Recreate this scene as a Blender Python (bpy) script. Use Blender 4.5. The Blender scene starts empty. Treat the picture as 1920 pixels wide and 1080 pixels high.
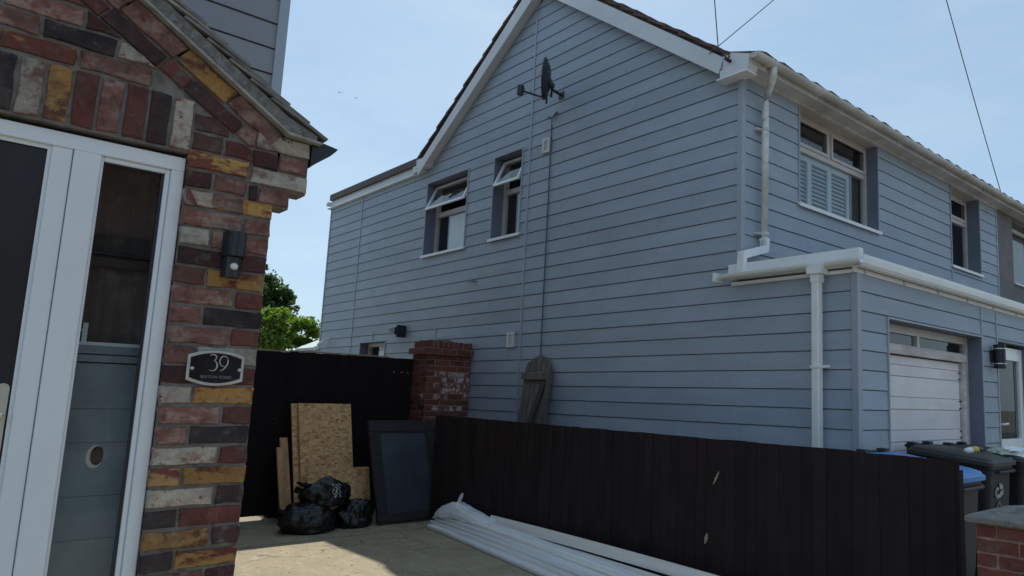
import bpy, bmesh, math, random
from mathutils import Vector, Matrix
random.seed(7)
sc = bpy.context.scene
C = sc.collection
R = math.radians

# ------------------------------------------------------------------ camera, sky, sun, exposure
PITCH, ROLL, YAW = 0.142760, 0.0274675, -0.782906
fw = Vector((math.sin(YAW)*math.cos(PITCH), math.cos(YAW)*math.cos(PITCH), math.sin(PITCH)))
rt = Vector((math.cos(YAW), -math.sin(YAW), 0)); up = rt.cross(fw)
rt2 = rt*math.cos(ROLL) + up*math.sin(ROLL); up2 = -rt*math.sin(ROLL) + up*math.cos(ROLL)
cd = bpy.data.cameras.new('camera'); cam = bpy.data.objects.new('camera', cd); C.objects.link(cam)
m = Matrix((rt2, up2, -fw)).transposed().to_4x4(); m.translation = (0, 0, 1.5)
cam.matrix_world = m
cd.sensor_width = 36; cd.lens = 1381.45/1920*36
cd.shift_x = -(1225.08-960)/1920; cd.shift_y = (550.26-540)/1920
cd.clip_start = 0.05; cd.clip_end = 2000
sc.camera = cam

SUN = Vector((-0.85, 0.43, 1.0)).normalized()
SUN_EL = math.asin(SUN.z); SUN_AZ = math.atan2(SUN.x, SUN.y)
w = bpy.data.worlds.new('World'); sc.world = w; w.use_nodes = True
nt = w.node_tree; nt.nodes.clear()
wo = nt.nodes.new('ShaderNodeOutputWorld'); bg = nt.nodes.new('ShaderNodeBackground')
sky = nt.nodes.new('ShaderNodeTexSky'); sky.sky_type = 'NISHITA'; sky.sun_disc = False
sky.sun_elevation = SUN_EL; sky.sun_rotation = SUN_AZ; sky.air_density = 1.0; sky.dust_density = 0.5; sky.ozone_density = 1.8
# faint cloud plus an even pale-blue veil, added to lift the sky's fill light
tc = nt.nodes.new('ShaderNodeTexCoord'); mp = nt.nodes.new('ShaderNodeMapping'); mp.inputs['Scale'].default_value = (1, 1, 3.2)
nz = nt.nodes.new('ShaderNodeTexNoise'); nz.inputs['Scale'].default_value = 2.3; nz.inputs['Detail'].default_value = 7; nz.inputs['Roughness'].default_value = .62
cr = nt.nodes.new('ShaderNodeValToRGB'); cr.color_ramp.elements[0].position = .40; cr.color_ramp.elements[1].position = .72
cr.color_ramp.elements[0].color = (4.0, 5.9, 7.8, 1); cr.color_ramp.elements[1].color = (5.3, 6.9, 8.2, 1)
mx = nt.nodes.new('ShaderNodeMixRGB'); mx.inputs['Fac'].default_value = .66
L = nt.links.new
L(tc.outputs['Generated'], mp.inputs['Vector']); L(mp.outputs[0], nz.inputs['Vector']); L(nz.outputs['Fac'], cr.inputs['Fac'])
L(cr.outputs['Color'], mx.inputs['Color2']); L(sky.outputs['Color'], mx.inputs['Color1']); L(mx.outputs[0], bg.inputs['Color']); L(bg.outputs[0], wo.inputs['Surface'])
bg.inputs['Strength'].default_value = 0.085
sd = bpy.data.lights.new('sun', 'SUN'); sd.energy = 3.6; sd.angle = R(0.53); sd.color = (1.0, .94, .84)
so = bpy.data.objects.new('sun', sd); C.objects.link(so); so.rotation_euler = SUN.to_track_quat('Z', 'Y').to_euler(); so.location = (0, 0, 30)
sc.view_settings.view_transform = 'Standard'; sc.view_settings.look = 'None'; sc.view_settings.gamma = 1
sc.view_settings.use_curve_mapping = False; sc.view_settings.exposure = 0.38
sc.cycles.max_bounces = 8; sc.cycles.transparent_max_bounces = 12
sc.cycles.use_denoising = True

# ------------------------------------------------------------------ materials
def mat(name, base, rough=.6, layers=(), bump=0.0, bscale=40, metal=0.0, spec=.5, vary=0.0, bstretch=(1, 1, 1), coat=0, rnd=False):
    """base colour + list of noise layers (colour, scale, lo, hi, stretch, amount)"""
    m = bpy.data.materials.new(name); m.use_nodes = True
    n = m.node_tree; b = n.nodes['Principled BSDF']; L = n.links.new
    b.inputs['Roughness'].default_value = rough; b.inputs['Metallic'].default_value = metal
    b.inputs['Specular IOR Level'].default_value = spec
    if coat: b.inputs['Coat Weight'].default_value = coat; b.inputs['Coat Roughness'].default_value = .1
    tc = n.nodes.new('ShaderNodeTexCoord'); vec = tc.outputs['Object']
    oi = n.nodes.new('ShaderNodeObjectInfo')
    if rnd:
        a = n.nodes.new('ShaderNodeVectorMath'); a.operation = 'SCALE'; a.inputs[0].default_value = (37, 53, 71)
        L(oi.outputs['Random'], a.inputs['Scale'])
        d = n.nodes.new('ShaderNodeVectorMath'); d.operation = 'ADD'; L(vec, d.inputs[0]); L(a.outputs[0], d.inputs[1]); vec = d.outputs[0]
    col = None
    for i, ly in enumerate(layers):
        c, s, lo, hi, st, am = (list(ly) + [(1, 1, 1), 1.0][len(ly)-4:])[:6] if len(ly) < 6 else ly
        mp = n.nodes.new('ShaderNodeMapping'); mp.inputs['Scale'].default_value = st; mp.inputs['Location'].default_value = (i*3.7, i*1.9, i*5.1)
        L(vec, mp.inputs['Vector'])
        z = n.nodes.new('ShaderNodeTexNoise'); z.inputs['Scale'].default_value = s; z.inputs['Detail'].default_value = 6; z.inputs['Roughness'].default_value = .62
        L(mp.outputs[0], z.inputs['Vector'])
        r = n.nodes.new('ShaderNodeMapRange'); r.inputs['From Min'].default_value = lo; r.inputs['From Max'].default_value = hi
        r.inputs['To Max'].default_value = am; L(z.outputs['Fac'], r.inputs['Value'])
        x = n.nodes.new('ShaderNodeMixRGB'); L(r.outputs[0], x.inputs['Fac']); x.inputs['Color2'].default_value = (*c, 1)
        if col is None: x.inputs['Color1'].default_value = (*base, 1)
        else: L(col, x.inputs['Color1'])
        col = x.outputs[0]
    if vary:
        r = n.nodes.new('ShaderNodeMapRange'); r.inputs['To Min'].default_value = 1-vary; r.inputs['To Max'].default_value = 1+vary; L(oi.outputs['Random'], r.inputs['Value'])
        h = n.nodes.new('ShaderNodeHueSaturation'); L(r.outputs[0], h.inputs['Value'])
        if col is None: h.inputs['Color'].default_value = (*base, 1)
        else: L(col, h.inputs['Color'])
        col = h.outputs[0]
    if col is None: b.inputs['Base Color'].default_value = (*base, 1)
    else: L(col, b.inputs['Base Color'])
    if bump:
        mp = n.nodes.new('ShaderNodeMapping'); mp.inputs['Scale'].default_value = bstretch; L(vec, mp.inputs['Vector'])
        z = n.nodes.new('ShaderNodeTexNoise'); z.inputs['Scale'].default_value = bscale; z.inputs['Detail'].default_value = 8; L(mp.outputs[0], z.inputs['Vector'])
        bp = n.nodes.new('ShaderNodeBump'); bp.inputs['Strength'].default_value = 1; bp.inputs['Distance'].default_value = bump
        L(z.outputs['Fac'], bp.inputs['Height']); L(bp.outputs[0], b.inputs['Normal'])
    return m

def glass_mat(name, tint=(.92, .95, .95), ior=1.75, rough=.0):
    m = bpy.data.materials.new(name); m.use_nodes = True; n = m.node_tree; n.nodes.clear(); L = n.links.new
    o = n.nodes.new('ShaderNodeOutputMaterial'); g = n.nodes.new('ShaderNodeBsdfGlossy'); g.inputs['Roughness'].default_value = rough
    t = n.nodes.new('ShaderNodeBsdfTransparent'); t.inputs['Color'].default_value = (*tint, 1)
    f = n.nodes.new('ShaderNodeFresnel'); f.inputs['IOR'].default_value = ior
    g2 = n.nodes.new('ShaderNodeNewGeometry'); s1 = n.nodes.new('ShaderNodeMath'); s1.operation = 'SUBTRACT'; s1.inputs[0].default_value = 1; L(g2.outputs['Backfacing'], s1.inputs[1])
    s2 = n.nodes.new('ShaderNodeMath'); s2.operation = 'MULTIPLY'; L(f.outputs[0], s2.inputs[0]); L(s1.outputs[0], s2.inputs[1])   # the far face of the thin pane adds nothing
    x = n.nodes.new('ShaderNodeMixShader'); L(s2.outputs[0], x.inputs[0]); L(t.outputs[0], x.inputs[1]); L(g.outputs[0], x.inputs[2]); L(x.outputs[0], o.inputs['Surface'])
    return m

M = {}
M['siding'] = mat('fibre_cement_siding', (.365, .425, .505), .6, [((.315, .365, .43), 1.1, .35, .7), ((.45, .495, .56), 9, .5, .75, (.2, .2, 1), .6), ((.31, .335, .38), .6, .48, .72, (1, 1, 1), .5), ((.22, .24, .25), 7, .60, .78, (1, 1, .12), .45)], bump=.002, bscale=55, bstretch=(.12, .12, 1), vary=.05, rnd=True)
M['siding39'] = mat('grey_siding', (.29, .285, .305), .55, [((.25, .245, .265), 1.2, .35, .7)], bump=.0018, bscale=55, bstretch=(.12, .12, 1), vary=.03, rnd=True)
M['trim'] = mat('siding_trim', (.37, .405, .47), .45, [((.34, .37, .43), 2, .4, .7)])
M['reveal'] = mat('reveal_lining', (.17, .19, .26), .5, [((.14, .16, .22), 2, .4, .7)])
M['upvc'] = mat('white_upvc', (.88, .88, .88), .28, [((.78, .78, .77), 3, .45, .8), ((.60, .58, .52), 14, .58, .8, (1, 1, .25), .5)])
M['upvc_door'] = mat('white_upvc_door', (.78, .80, .84), .3, [((.72, .74, .78), 3, .45, .8), ((.5, .52, .52), 9, .62, .85, (1, 1, .2), .4)])
M['upvc_old'] = mat('weathered_upvc', (.74, .71, .69), .4, [((.50, .46, .42), 2.5, .4, .7), ((.40, .38, .32), 12, .55, .8, (1, .3, 1), .6)])
M['gutter_old'] = mat('weathered_gutter', (.70, .66, .63), .4, [((.42, .39, .35), 2.5, .35, .7), ((.24, .25, .17), 9, .56, .75, (1, .4, 1), .7)])
M['pipe_old'] = mat('weathered_pipe', (.78, .77, .74), .4, [((.38, .38, .26), 3.5, .45, .68, (1, 1, .45), .8), ((.48, .44, .38), 10, .5, .7)])
M['cream_frame'] = mat('aged_window_frame', (.60, .55, .52), .4, [((.50, .45, .42), 4, .4, .7)])
M['gwhite'] = mat('painted_garage_boards', (.86, .82, .84), .6, [((.74, .70, .72), 2, .35, .7), ((.90, .87, .88), 16, .5, .75, (1, .12, 1), .6)], bump=.0012, bscale=60, bstretch=(1, .15, 1), rnd=True, vary=.03)
M['oldwood_white'] = mat('peeling_white_timber', (.70, .63, .62), .8, [((.46, .41, .38), 5, .42, .66, (1, .25, 1)), ((.80, .76, .75), 18, .52, .7, (1, .2, 1), .8)], bump=.003, bscale=40)
M['glass'] = glass_mat('window_glass', ior=2.1)
M['glass_side'] = glass_mat('side_light_glass', ior=1.48)
M['glass_front'] = glass_mat('front_window_glass', ior=2.0)
M['glass_dark'] = glass_mat('dark_glass', (.75, .8, .85), 1.6)
M['backing'] = mat('joint_backing', (.20, .235, .30), .8, [((.15, .18, .23), 3, .4, .7)])
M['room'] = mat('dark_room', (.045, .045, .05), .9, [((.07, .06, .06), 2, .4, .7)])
M['blind'] = mat('pale_blind', (.86, .87, .86), .7, [((.62, .70, .78), 1.6, .4, .68), ((.80, .82, .80), 8, .5, .8, (.2, .2, 1))])
M['shutter'] = mat('shutter_paint', (.50, .56, .60), .5, [((.42, .50, .55), 3, .4, .7)])
M['curtain_brown'] = mat('brown_curtain', (.105, .085, .080), .9, [((.065, .052, .052), 3, .4, .65), ((.17, .15, .14), 9, .55, .75)], bump=.004, bscale=18)  # also the brown part of the side light's stand-in reflection
M['reflection_blue'] = mat('blue_reflection_panel', (.18, .215, .25), .5, [((.25, .29, .32), 3.5, .4, .7), ((.42, .46, .48), 9, .62, .72, (1, 2.2, .4), .8), ((.09, .11, .145), 2.2, .48, .75), ((.32, .36, .38), 30, .66, .74, (1, 1, 1), .6)])  # colour standing in for the street reflection in the side light
M['black_door'] = mat('black_door', (.012, .012, .014), .35, [((.018, .018, .022), 6, .4, .7)])
M['chrome'] = mat('brushed_metal', (.72, .74, .66), .28, [((.6, .62, .56), 8, .4, .7)], metal=.75)
M['mortar'] = mat('grey_mortar', (.18, .152, .136), .95, [((.22, .205, .19), 9, .42, .65), ((.10, .09, .085), 26, .5, .7)], bump=.006, bscale=60)
M['mortar_rough'] = mat('rough_mortar', (.19, .18, .17), .95, [((.11, .105, .10), 12, .4, .65, (1, 1.6, 1)), ((.28, .27, .25), 30, .5, .7)], bump=.022, bscale=30)
def brickmat(n, b, ls, bp=.006): return mat('brick_'+n, b, .92, list(ls)+[((.105, .075, .062), 5, .46, .74, (1, 1, 1), .55), ((.13, .115, .105), 17, .56, .72, (1, 1, 1), .8), ((.03, .02, .02), 55, .64, .72, (1, 1, 1), .7)], bump=bp*1.5, bscale=38, rnd=True, vary=.2)
M['b_red'] = brickmat('red', (0.144, 0.040, 0.030), [((0.086, 0.025, 0.022), 9, .42, .62), ((0.194, 0.086, 0.065), 34, .56, .72, (1, 1, 1), .7)])
M['b_dark'] = brickmat('dark_red', (0.071, 0.021, 0.021), [((0.026, 0.017, 0.021), 7, .45, .6), ((0.128, 0.053, 0.045), 30, .58, .74, (1, 1, 1), .6)])
M['b_black'] = brickmat('black', (.018, .013, .016), [((.045, .03, .034), 12, .42, .65), ((.09, .035, .04), 8, .6, .72, (1, 1, 1), .5)], .004)
M['b_yellow'] = brickmat('yellow', (0.357, 0.182, 0.057), [((0.129, 0.042, 0.021), 11, .50, .60, (1, .8, 1.6)), ((0.426, 0.274, 0.099), 30, .5, .68, (1, 1, 1), .8), ((0.091, 0.034, 0.023), 34, .60, .68, (1, 1, 1), .9)])
M['b_orange'] = brickmat('red_and_yellow', (0.148, 0.043, 0.027), [((0.406, 0.226, 0.070), 9, .50, .56, (1, .55, 1.7)), ((0.078, 0.027, 0.023), 30, .58, .68)])
M['b_cream'] = brickmat('cream', (.40, .33, .27), [((.22, .095, .075), 10, .48, .60, (1, .8, 1.2)), ((.46, .41, .34), 26, .46, .60, (1, 1, 1), .85), ((.12, .05, .04), 30, .58, .66, (1, 1, 1), .9)], .009)
M['b_white'] = brickmat('lime_washed', (.44, .40, .34), [((.24, .13, .105), 9, .54, .63), ((.34, .30, .25), 24, .46, .62), ((.50, .47, .42), 14, .52, .66, (1, 1, 1), .7)], .009)
M['b_mauve'] = brickmat('mauve_pink', (.20, .085, .068), [((.30, .19, .155), 12, .48, .60, (1, .7, 1.3)), ((.12, .042, .038), 20, .50, .62, (1, 1, 1), .85), ((.36, .27, .22), 34, .60, .70, (1, 1, 1), .6)], .009)
M['b_pier'] = brickmat('pier_red', (.20, .058, .040), [((.13, .038, .030), 7, .4, .65), ((.27, .10, .07), 30, .55, .72, (1, 1, 1), .6)])
M['b_whitewash'] = brickmat('paint_stained', (.24, .075, .055), [((.60, .56, .56), 10, .47, .56, (1, 1, .8)), ((.15, .05, .04), 20, .55, .7)])
M['pier_mortar'] = mat('pier_mortar', (.27, .15, .12), .95, [((.38, .27, .23), 14, .45, .65)], bump=.005)
M['stone_cap'] = mat('stone_cap', (.22, .205, .19), .9, [((.14, .13, .12), 7, .4, .65), ((.32, .30, .28), 28, .54, .72), ((.09, .09, .065), 12, .56, .70)], bump=.008, bscale=40)
M['slate'] = mat('grey_slate_tile', (.23, .215, .195), .85, [((.15, .14, .13), 10, .4, .65, (1, 1, 1)), ((.32, .30, .27), 24, .52, .72, (1, .5, 1))], bump=.007, bscale=50, vary=.22, rnd=True)
M['undercloak'] = mat('undercloak_strip', (.36, .33, .30), .85, [((.24, .21, .19), 20, .45, .65)])
M['rooftile'] = mat('brown_roof_tile', (.115, .072, .060), .85, [((.17, .11, .09), 8, .45, .68), ((.06, .045, .04), 18, .52, .7), ((.22, .20, .15), 30, .62, .74)], bump=.006, bscale=50, vary=.2, rnd=True)
M['flatroof'] = mat('flat_roof_felt', (.12, .10, .10), .9, [((.17, .14, .14), 4, .4, .7)])
M['barge'] = mat('painted_bargeboard', (.74, .75, .78), .45, [((.64, .65, .67), 1.6, .4, .7), ((.48, .47, .44), 14, .6, .78, (1, 1, 1), .6)])
M['fence'] = mat('black_stained_timber', (.0265, .0170, .0185), .85, [((.034, .0230, .0245), 6, .4, .68, (1, 1, .15)), ((.016, .012, .0125), 1.6, .45, .7), ((.055, .046, .042), 26, .70, .80, (1, 1, .3), .6)], bump=.0012, bscale=60, bstretch=(1, 1, .08), spec=.2, rnd=True, vary=.03)
M['fence_gate'] = mat('black_stained_gate_timber', (.0150, .0105, .0115), .85, [((.015, .012, .013), 6, .4, .68, (1, 1, .15))], bump=.001, bscale=60, bstretch=(1, 1, .08), spec=.2, rnd=True, vary=.08)
M['fence_chip_lit_edge'] = mat('bare_timber_lit_edge', (.42, .32, .25), .85, [((.30, .22, .17), 20, .4, .7)])  # bare timber chips; pale tone also stands for sun on the gate tops
M['oldwood'] = mat('weathered_timber', (.17, .145, .12), .9, [((.10, .085, .07), 14, .42, .64, (1, 1, .12)), ((.26, .23, .20), 24, .52, .74, (1, 1, .1)), ((.05, .05, .04), 9, .6, .72)], bump=.004, bscale=46, bstretch=(1, 1, .1), rnd=True, vary=.12)
M['oldwood_dark'] = mat('weathered_timber_dark', (.060, .055, .048), .9, [((.10, .09, .08), 16, .5, .7, (1, 1, .12))], bump=.003)
M['concrete'] = mat('driveway_concrete', (.375, .31, .205), .92, [((.29, .25, .165), 1.3, .38, .66), ((.44, .39, .27), 5, .5, .72, (1, 1.7, 1), .8), ((.22, .19, .13), 22, .55, .72), ((.15, .135, .10), 2.6, .60, .74, (1, 1, 1), .8), ((.50, .45, .33), 9, .62, .70, (1, 3, 1), .6), ((.17, .15, .11), 5, .63, .70, (2.5, 1, 1), .7)], bump=.014, bscale=24)
M['concrete_dark'] = mat('kerb_concrete', (.23, .215, .18), .92, [((.17, .16, .14), 3, .4, .66), ((.30, .28, .23), 16, .52, .7)], bump=.006)
M['joint'] = mat('slab_joint_dirt', (.06, .055, .048), .95, [((.10, .09, .08), 16, .4, .7)])
M['groundm'] = mat('rough_ground', (.15, .14, .10), .95, [((.09, .11, .05), .9, .4, .66), ((.22, .20, .15), 9, .5, .7)], bump=.02, bscale=8)
M['asphalt'] = mat('asphalt', (.055, .055, .056), .9, [((.075, .075, .075), 24, .45, .7)], bump=.006)
M['osb'] = mat('osb', (.42, .27, .14), .75, bump=.003, bscale=60)
M['osb_edge'] = mat('osb_edge', (.60, .34, .14), .8, [((.38, .19, .07), 40, .42, .66, (1, 1, .3)), ((.70, .46, .22), 60, .52, .7)], bump=.003)
M['pine'] = mat('raw_timber_board', (.58, .34, .16), .75, [((.42, .22, .095), 12, .42, .66, (1, 1, .1)), ((.66, .42, .21), 30, .5, .72, (1, 1, .08))], bump=.0015)
M['bag'] = mat('black_bin_liner', (.006, .006, .007), .36, spec=.5, bump=.010, bscale=14)
M['bag_print'] = mat('white_printed_film', (.5, .5, .52), .3)  # white print on the top bin bag
M['panel_frame'] = mat('charcoal_frame', (.013, .011, .014), .6, [((.020, .018, .022), 5, .4, .7)])
M['panel_glass'] = mat('dusty_dark_glass', (.050, .056, .072), .25, [((.065, .072, .088), 3.5, .45, .75), ((.13, .14, .16), 9, .64, .8, (1, 1, .6), .5)], spec=.6)
M['plastic_wrap'] = mat('white_plastic_wrap', (.84, .87, .90), .28, [((.66, .68, .70), 5, .45, .7, (.06, 1.2, 1)), ((.50, .47, .43), 8, .66, .78, (.15, 1.4, 1), .6)], bump=.002, bscale=14, bstretch=(.25, 1, 1), rnd=True, vary=.06)
M['plastic_trim'] = mat('white_plastic_trim', (.90, .88, .85), .32, [((.76, .72, .68), 5, .45, .7, (.05, 1, 1)), ((.55, .50, .44), 9, .66, .78, (.12, 1, 1), .5)], rnd=True, vary=.10)
M['bin_grey'] = mat('bin_dark_plastic', (.014, .014, .018), .55, [((.022, .022, .027), 5, .4, .7)], bump=.0012, bscale=70)
M['bin_brown'] = mat('bin_grey_plastic', (.034, .032, .030), .55, [((.050, .047, .043), 5, .4, .7)], bump=.0012)
M['bin_blue'] = mat('bin_blue_lid', (.035, .17, .50), .42, [((.10, .28, .58), 3, .42, .7), ((.25, .38, .55), 9, .6, .78, (1, 1, 1), .6)])
M['paint_white'] = mat('white_paint', (.62, .62, .60), .7, [((.30, .30, .30), 40, .55, .7)])
M['paint_grey'] = mat('grey_paint', (.22, .22, .23), .7)
M['black_plastic'] = mat('black_plastic', (.014, .015, .021), .38, [((.022, .023, .030), 7, .4, .7)])
M['sensor'] = mat('sensor_lens', (.72, .71, .66), .3)
M['dish'] = mat('dark_dish_paint', (.030, .032, .045), .45, [((.045, .048, .060), 8, .4, .7)])
M['render_taupe'] = mat('taupe_render', (.20, .185, .185), .9, [((.16, .15, .15), 2.5, .4, .68), ((.24, .22, .22), 20, .5, .7)], bump=.003, bscale=60)
M['bark'] = mat('bark', (.07, .055, .04), .9, [((.12, .10, .075), 12, .45, .7, (1, 1, .3))], bump=.01)
M['cable'] = mat('black_cable', (.03, .03, .035), .6)
M['cable_grey'] = mat('grey_cable', (.10, .12, .155), .6)
M['sign_black'] = mat('gloss_black_plate', (.006, .006, .009), .15, spec=.35)
M['sign_metal'] = mat('satin_nickel', (.62, .60, .58), .30, [((.5, .48, .46), 9, .4, .7)], metal=.5)
M['shed_roof'] = mat('shed_roof_sheet', (.52, .58, .55), .6, [((.42, .5, .46), 3, .4, .7)])
M['ybottle'] = mat('yellow_plastic', (.55, .42, .05), .4)
M['gbottle'] = mat('green_film', (.34, .42, .30), .35, [((.5, .55, .5), 20, .45, .7)])
M['opp_brick'] = mat('opposite_brick', (.09, .05, .04), .9, [((.06, .035, .028), 2, .4, .7), ((.12, .08, .06), 14, .5, .7)])
M['bird'] = mat('bird_feathers', (.35, .36, .38), .8)

def leafmat(name, a, b2, tr):
    m = bpy.data.materials.new(name); m.use_nodes = True; n = m.node_tree; L = n.links.new
    b = n.nodes['Principled BSDF']; o = n.nodes['Material Output']; b.inputs['Roughness'].default_value = .55
    g = n.nodes.new('ShaderNodeNewGeometry'); x = n.nodes.new('ShaderNodeMixRGB'); x.inputs['Color1'].default_value = (*a, 1); x.inputs['Color2'].default_value = (*b2, 1)
    L(g.outputs['Random Per Island'], x.inputs['Fac']); L(x.outputs[0], b.inputs['Base Color'])
    t = n.nodes.new('ShaderNodeBsdfTranslucent'); h = n.nodes.new('ShaderNodeMixRGB'); h.blend_type = 'MULTIPLY'; h.inputs['Fac'].default_value = 1; h.inputs['Color2'].default_value = (1.3, 1.5, .5, 1)
    L(x.outputs[0], h.inputs['Color1']); L(h.outputs[0], t.inputs['Color'])
    mm = n.nodes.new('ShaderNodeMixShader'); mm.inputs[0].default_value = tr; L(b.outputs[0], mm.inputs[1]); L(t.outputs[0], mm.inputs[2]); L(mm.outputs[0], o.inputs['Surface'])
    return m
M['leaf_dark'] = leafmat('dark_leaf', (.040, .080, .028), (.085, .14, .050), .35)
M['leaf_lime'] = leafmat('lime_leaf', (.085, .145, .022), (.18, .27, .045), .45)
M['leaf_thin'] = leafmat('shoot_leaf', (.08, .10, .045), (.14, .15, .07), .4)

def osb_nodes():
    n = M['osb'].node_tree; L = n.links.new; b = n.nodes['Principled BSDF']
    tc = n.nodes.new('ShaderNodeTexCoord'); mp = n.nodes.new('ShaderNodeMapping'); mp.inputs['Scale'].default_value = (38, 26, 44); L(tc.outputs['Object'], mp.inputs['Vector'])
    dn = n.nodes.new('ShaderNodeTexNoise'); dn.inputs['Scale'].default_value = 5; L(tc.outputs['Object'], dn.inputs['Vector'])
    ad = n.nodes.new('ShaderNodeMixRGB'); ad.blend_type = 'ADD'; ad.inputs['Fac'].default_value = 1
    sca = n.nodes.new('ShaderNodeVectorMath'); sca.operation = 'SCALE'; sca.inputs['Scale'].default_value = 3.2; L(dn.outputs['Color'], sca.inputs[0])
    L(mp.outputs[0], ad.inputs['Color1']); L(sca.outputs[0], ad.inputs['Color2'])
    v = n.nodes.new('ShaderNodeTexVoronoi'); v.inputs['Scale'].default_value = 1; L(ad.outputs[0], v.inputs['Vector'])
    s = n.nodes.new('ShaderNodeSeparateColor'); L(v.outputs['Color'], s.inputs[0])
    c = n.nodes.new('ShaderNodeValToRGB'); e = c.color_ramp.elements
    e[0].position = 0; e[0].color = (.42, .19, .07, 1); e[1].position = 1; e[1].color = (.82, .53, .28, 1)
    q = e.new(.25); q.color = (.64, .36, .16, 1); q = e.new(.7); q.color = (.75, .46, .22, 1)
    L(s.outputs[0], c.inputs['Fac']); L(c.outputs[0], b.inputs['Base Color'])
osb_nodes()

def crack_nodes(m):
    n = m.node_tree; L = n.links.new; b = n.nodes['Principled BSDF']
    tc = n.nodes.new('ShaderNodeTexCoord'); dn = n.nodes.new('ShaderNodeTexNoise'); dn.inputs['Scale'].default_value = 2.2; dn.inputs['Detail'].default_value = 8
    L(tc.outputs['Object'], dn.inputs['Vector'])
    sc_ = n.nodes.new('ShaderNodeVectorMath'); sc_.operation = 'SCALE'; sc_.inputs['Scale'].default_value = .55; L(dn.outputs['Color'], sc_.inputs[0])
    ad = n.nodes.new('ShaderNodeVectorMath'); ad.operation = 'ADD'; L(tc.outputs['Object'], ad.inputs[0]); L(sc_.outputs[0], ad.inputs[1])
    v = n.nodes.new('ShaderNodeTexVoronoi'); v.feature = 'DISTANCE_TO_EDGE'; v.inputs['Scale'].default_value = .52; L(ad.outputs[0], v.inputs['Vector'])
    r = n.nodes.new('ShaderNodeMapRange'); r.inputs['From Min'].default_value = .0012; r.inputs['From Max'].default_value = .0035; r.inputs['To Min'].default_value = .75; r.inputs['To Max'].default_value = 0
    L(v.outputs['Distance'], r.inputs['Value'])
    x = n.nodes.new('ShaderNodeMixRGB'); x.inputs['Color2'].default_value = (.07, .06, .05, 1)
    src = b.inputs['Base Color'].links[0].from_socket; L(src, x.inputs['Color1']); L(r.outputs[0], x.inputs['Fac']); L(x.outputs[0], b.inputs['Base Color'])
crack_nodes(M['concrete'])

# ------------------------------------------------------------------ mesh helpers
BASE = {}
def base_of(o): return BASE.get(o.name, Vector((0, 0, 0))) if o is not None else Vector((0, 0, 0))

class MB:
    def __init__(s): s.v = []; s.f = []
    def add(s, vs, fs):
        k = len(s.v); s.v += [tuple(p) for p in vs]; s.f += [tuple(i+k for i in f) for f in fs]
    def box(s, a, b, T=None):
        x0, y0, z0 = a; x1, y1, z1 = b
        vs = [(x0, y0, z0), (x1, y0, z0), (x1, y1, z0), (x0, y1, z0), (x0, y0, z1), (x1, y0, z1), (x1, y1, z1), (x0, y1, z1)]
        if T: vs = [T(*p) for p in vs]
        s.add(vs, [(0, 3, 2, 1), (4, 5, 6, 7), (0, 1, 5, 4), (1, 2, 6, 5), (2, 3, 7, 6), (3, 0, 4, 7)])
    def rings(s, rings, cap=True, closed=True):
        n = len(rings[0]); k = len(s.v)
        for r in rings: s.v += [tuple(p) for p in r]
        for i in range(len(rings)-1):
            for j in range(n if closed else n-1):
                a = k+i*n+j; b = k+i*n+(j+1) % n
                s.f.append((a, b, b+n, a+n))
        if cap: s.f.append(tuple(k+j for j in range(n))[::-1]); s.f.append(tuple(k+(len(rings)-1)*n+j for j in range(n)))
    def tube(s, pts, r, n=8, r2=None, cap=True):
        pts = [Vector(p) for p in pts]; rs = []
        for i, p in enumerate(pts):
            t = (pts[min(i+1, len(pts)-1)]-pts[max(i-1, 0)]).normalized()
            a = t.cross(Vector((0, 0, 1))); a = t.cross(Vector((1, 0, 0))) if a.length < .1 else a
            a.normalize(); b = t.cross(a)
            rr = r if r2 is None else r+(r2-r)*i/(len(pts)-1)
            rs.append([p+(a*math.cos(2*math.pi*j/n)+b*math.sin(2*math.pi*j/n))*rr for j in range(n)])
        s.rings(rs, cap)
    def build(s, name, m, parent=None, smooth=False, bevel=0, recalc=True, **props):
        me = bpy.data.meshes.new(name); off = base_of(parent)
        me.from_pydata([(x-off.x, y-off.y, z-off.z) for x, y, z in s.v], [], s.f)
        if recalc or bevel:
            bm = bmesh.new(); bm.from_mesh(me); bmesh.ops.recalc_face_normals(bm, faces=bm.faces)
            if bevel: bmesh.ops.bevel(bm, geom=bm.edges[:], offset=bevel, segments=1, affect='EDGES', profile=.5)
            bm.to_mesh(me); bm.free()
        me.update()
        if smooth: me.polygons.foreach_set('use_smooth', [True]*len(me.polygons))
        me.materials.append(M[m] if isinstance(m, str) else m)
        return link(name, me, parent, **props)

def link(name, me, parent=None, **props):
    o = bpy.data.objects.new(name, me); C.objects.link(o)
    if parent is not None: o.parent = parent; BASE[o.name] = base_of(parent)
    for k, v in props.items(): o[k] = v
    return o

def thing(name, loc, label, cat, group=None):
    o = bpy.data.objects.new(name, None); C.objects.link(o); o.location = loc; o.empty_display_size = .2
    BASE[o.name] = Vector(loc); o['label'] = label; o['category'] = cat
    if group: o['group'] = group
    return o
def tag(o, label, cat, group=None):
    o['label'] = label; o['category'] = cat
    if group: o['group'] = group
    return o

class Wall:
    """vertical wall plane: axis 'x' runs along x facing -y at y=c ; axis 'y' runs along y facing +x at x=c"""
    def __init__(s, axis, c): s.a = axis; s.c = c
    def P(s, u, z, n=0): return (u, s.c-n, z) if s.a == 'x' else (s.c+n, u, z)
    def box(s, mb, u0, u1, z0, z1, n0, n1): mb.box((u0, z0, n0), (u1, z1, n1), T=lambda u, z, n: s.P(u, z, n))
    def poly(s, mb, pts, n0, n1):
        k = len(pts); a = [s.P(u, z, n0) for u, z in pts]; b = [s.P(u, z, n1) for u, z in pts]; mb.rings([a, b])

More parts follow.
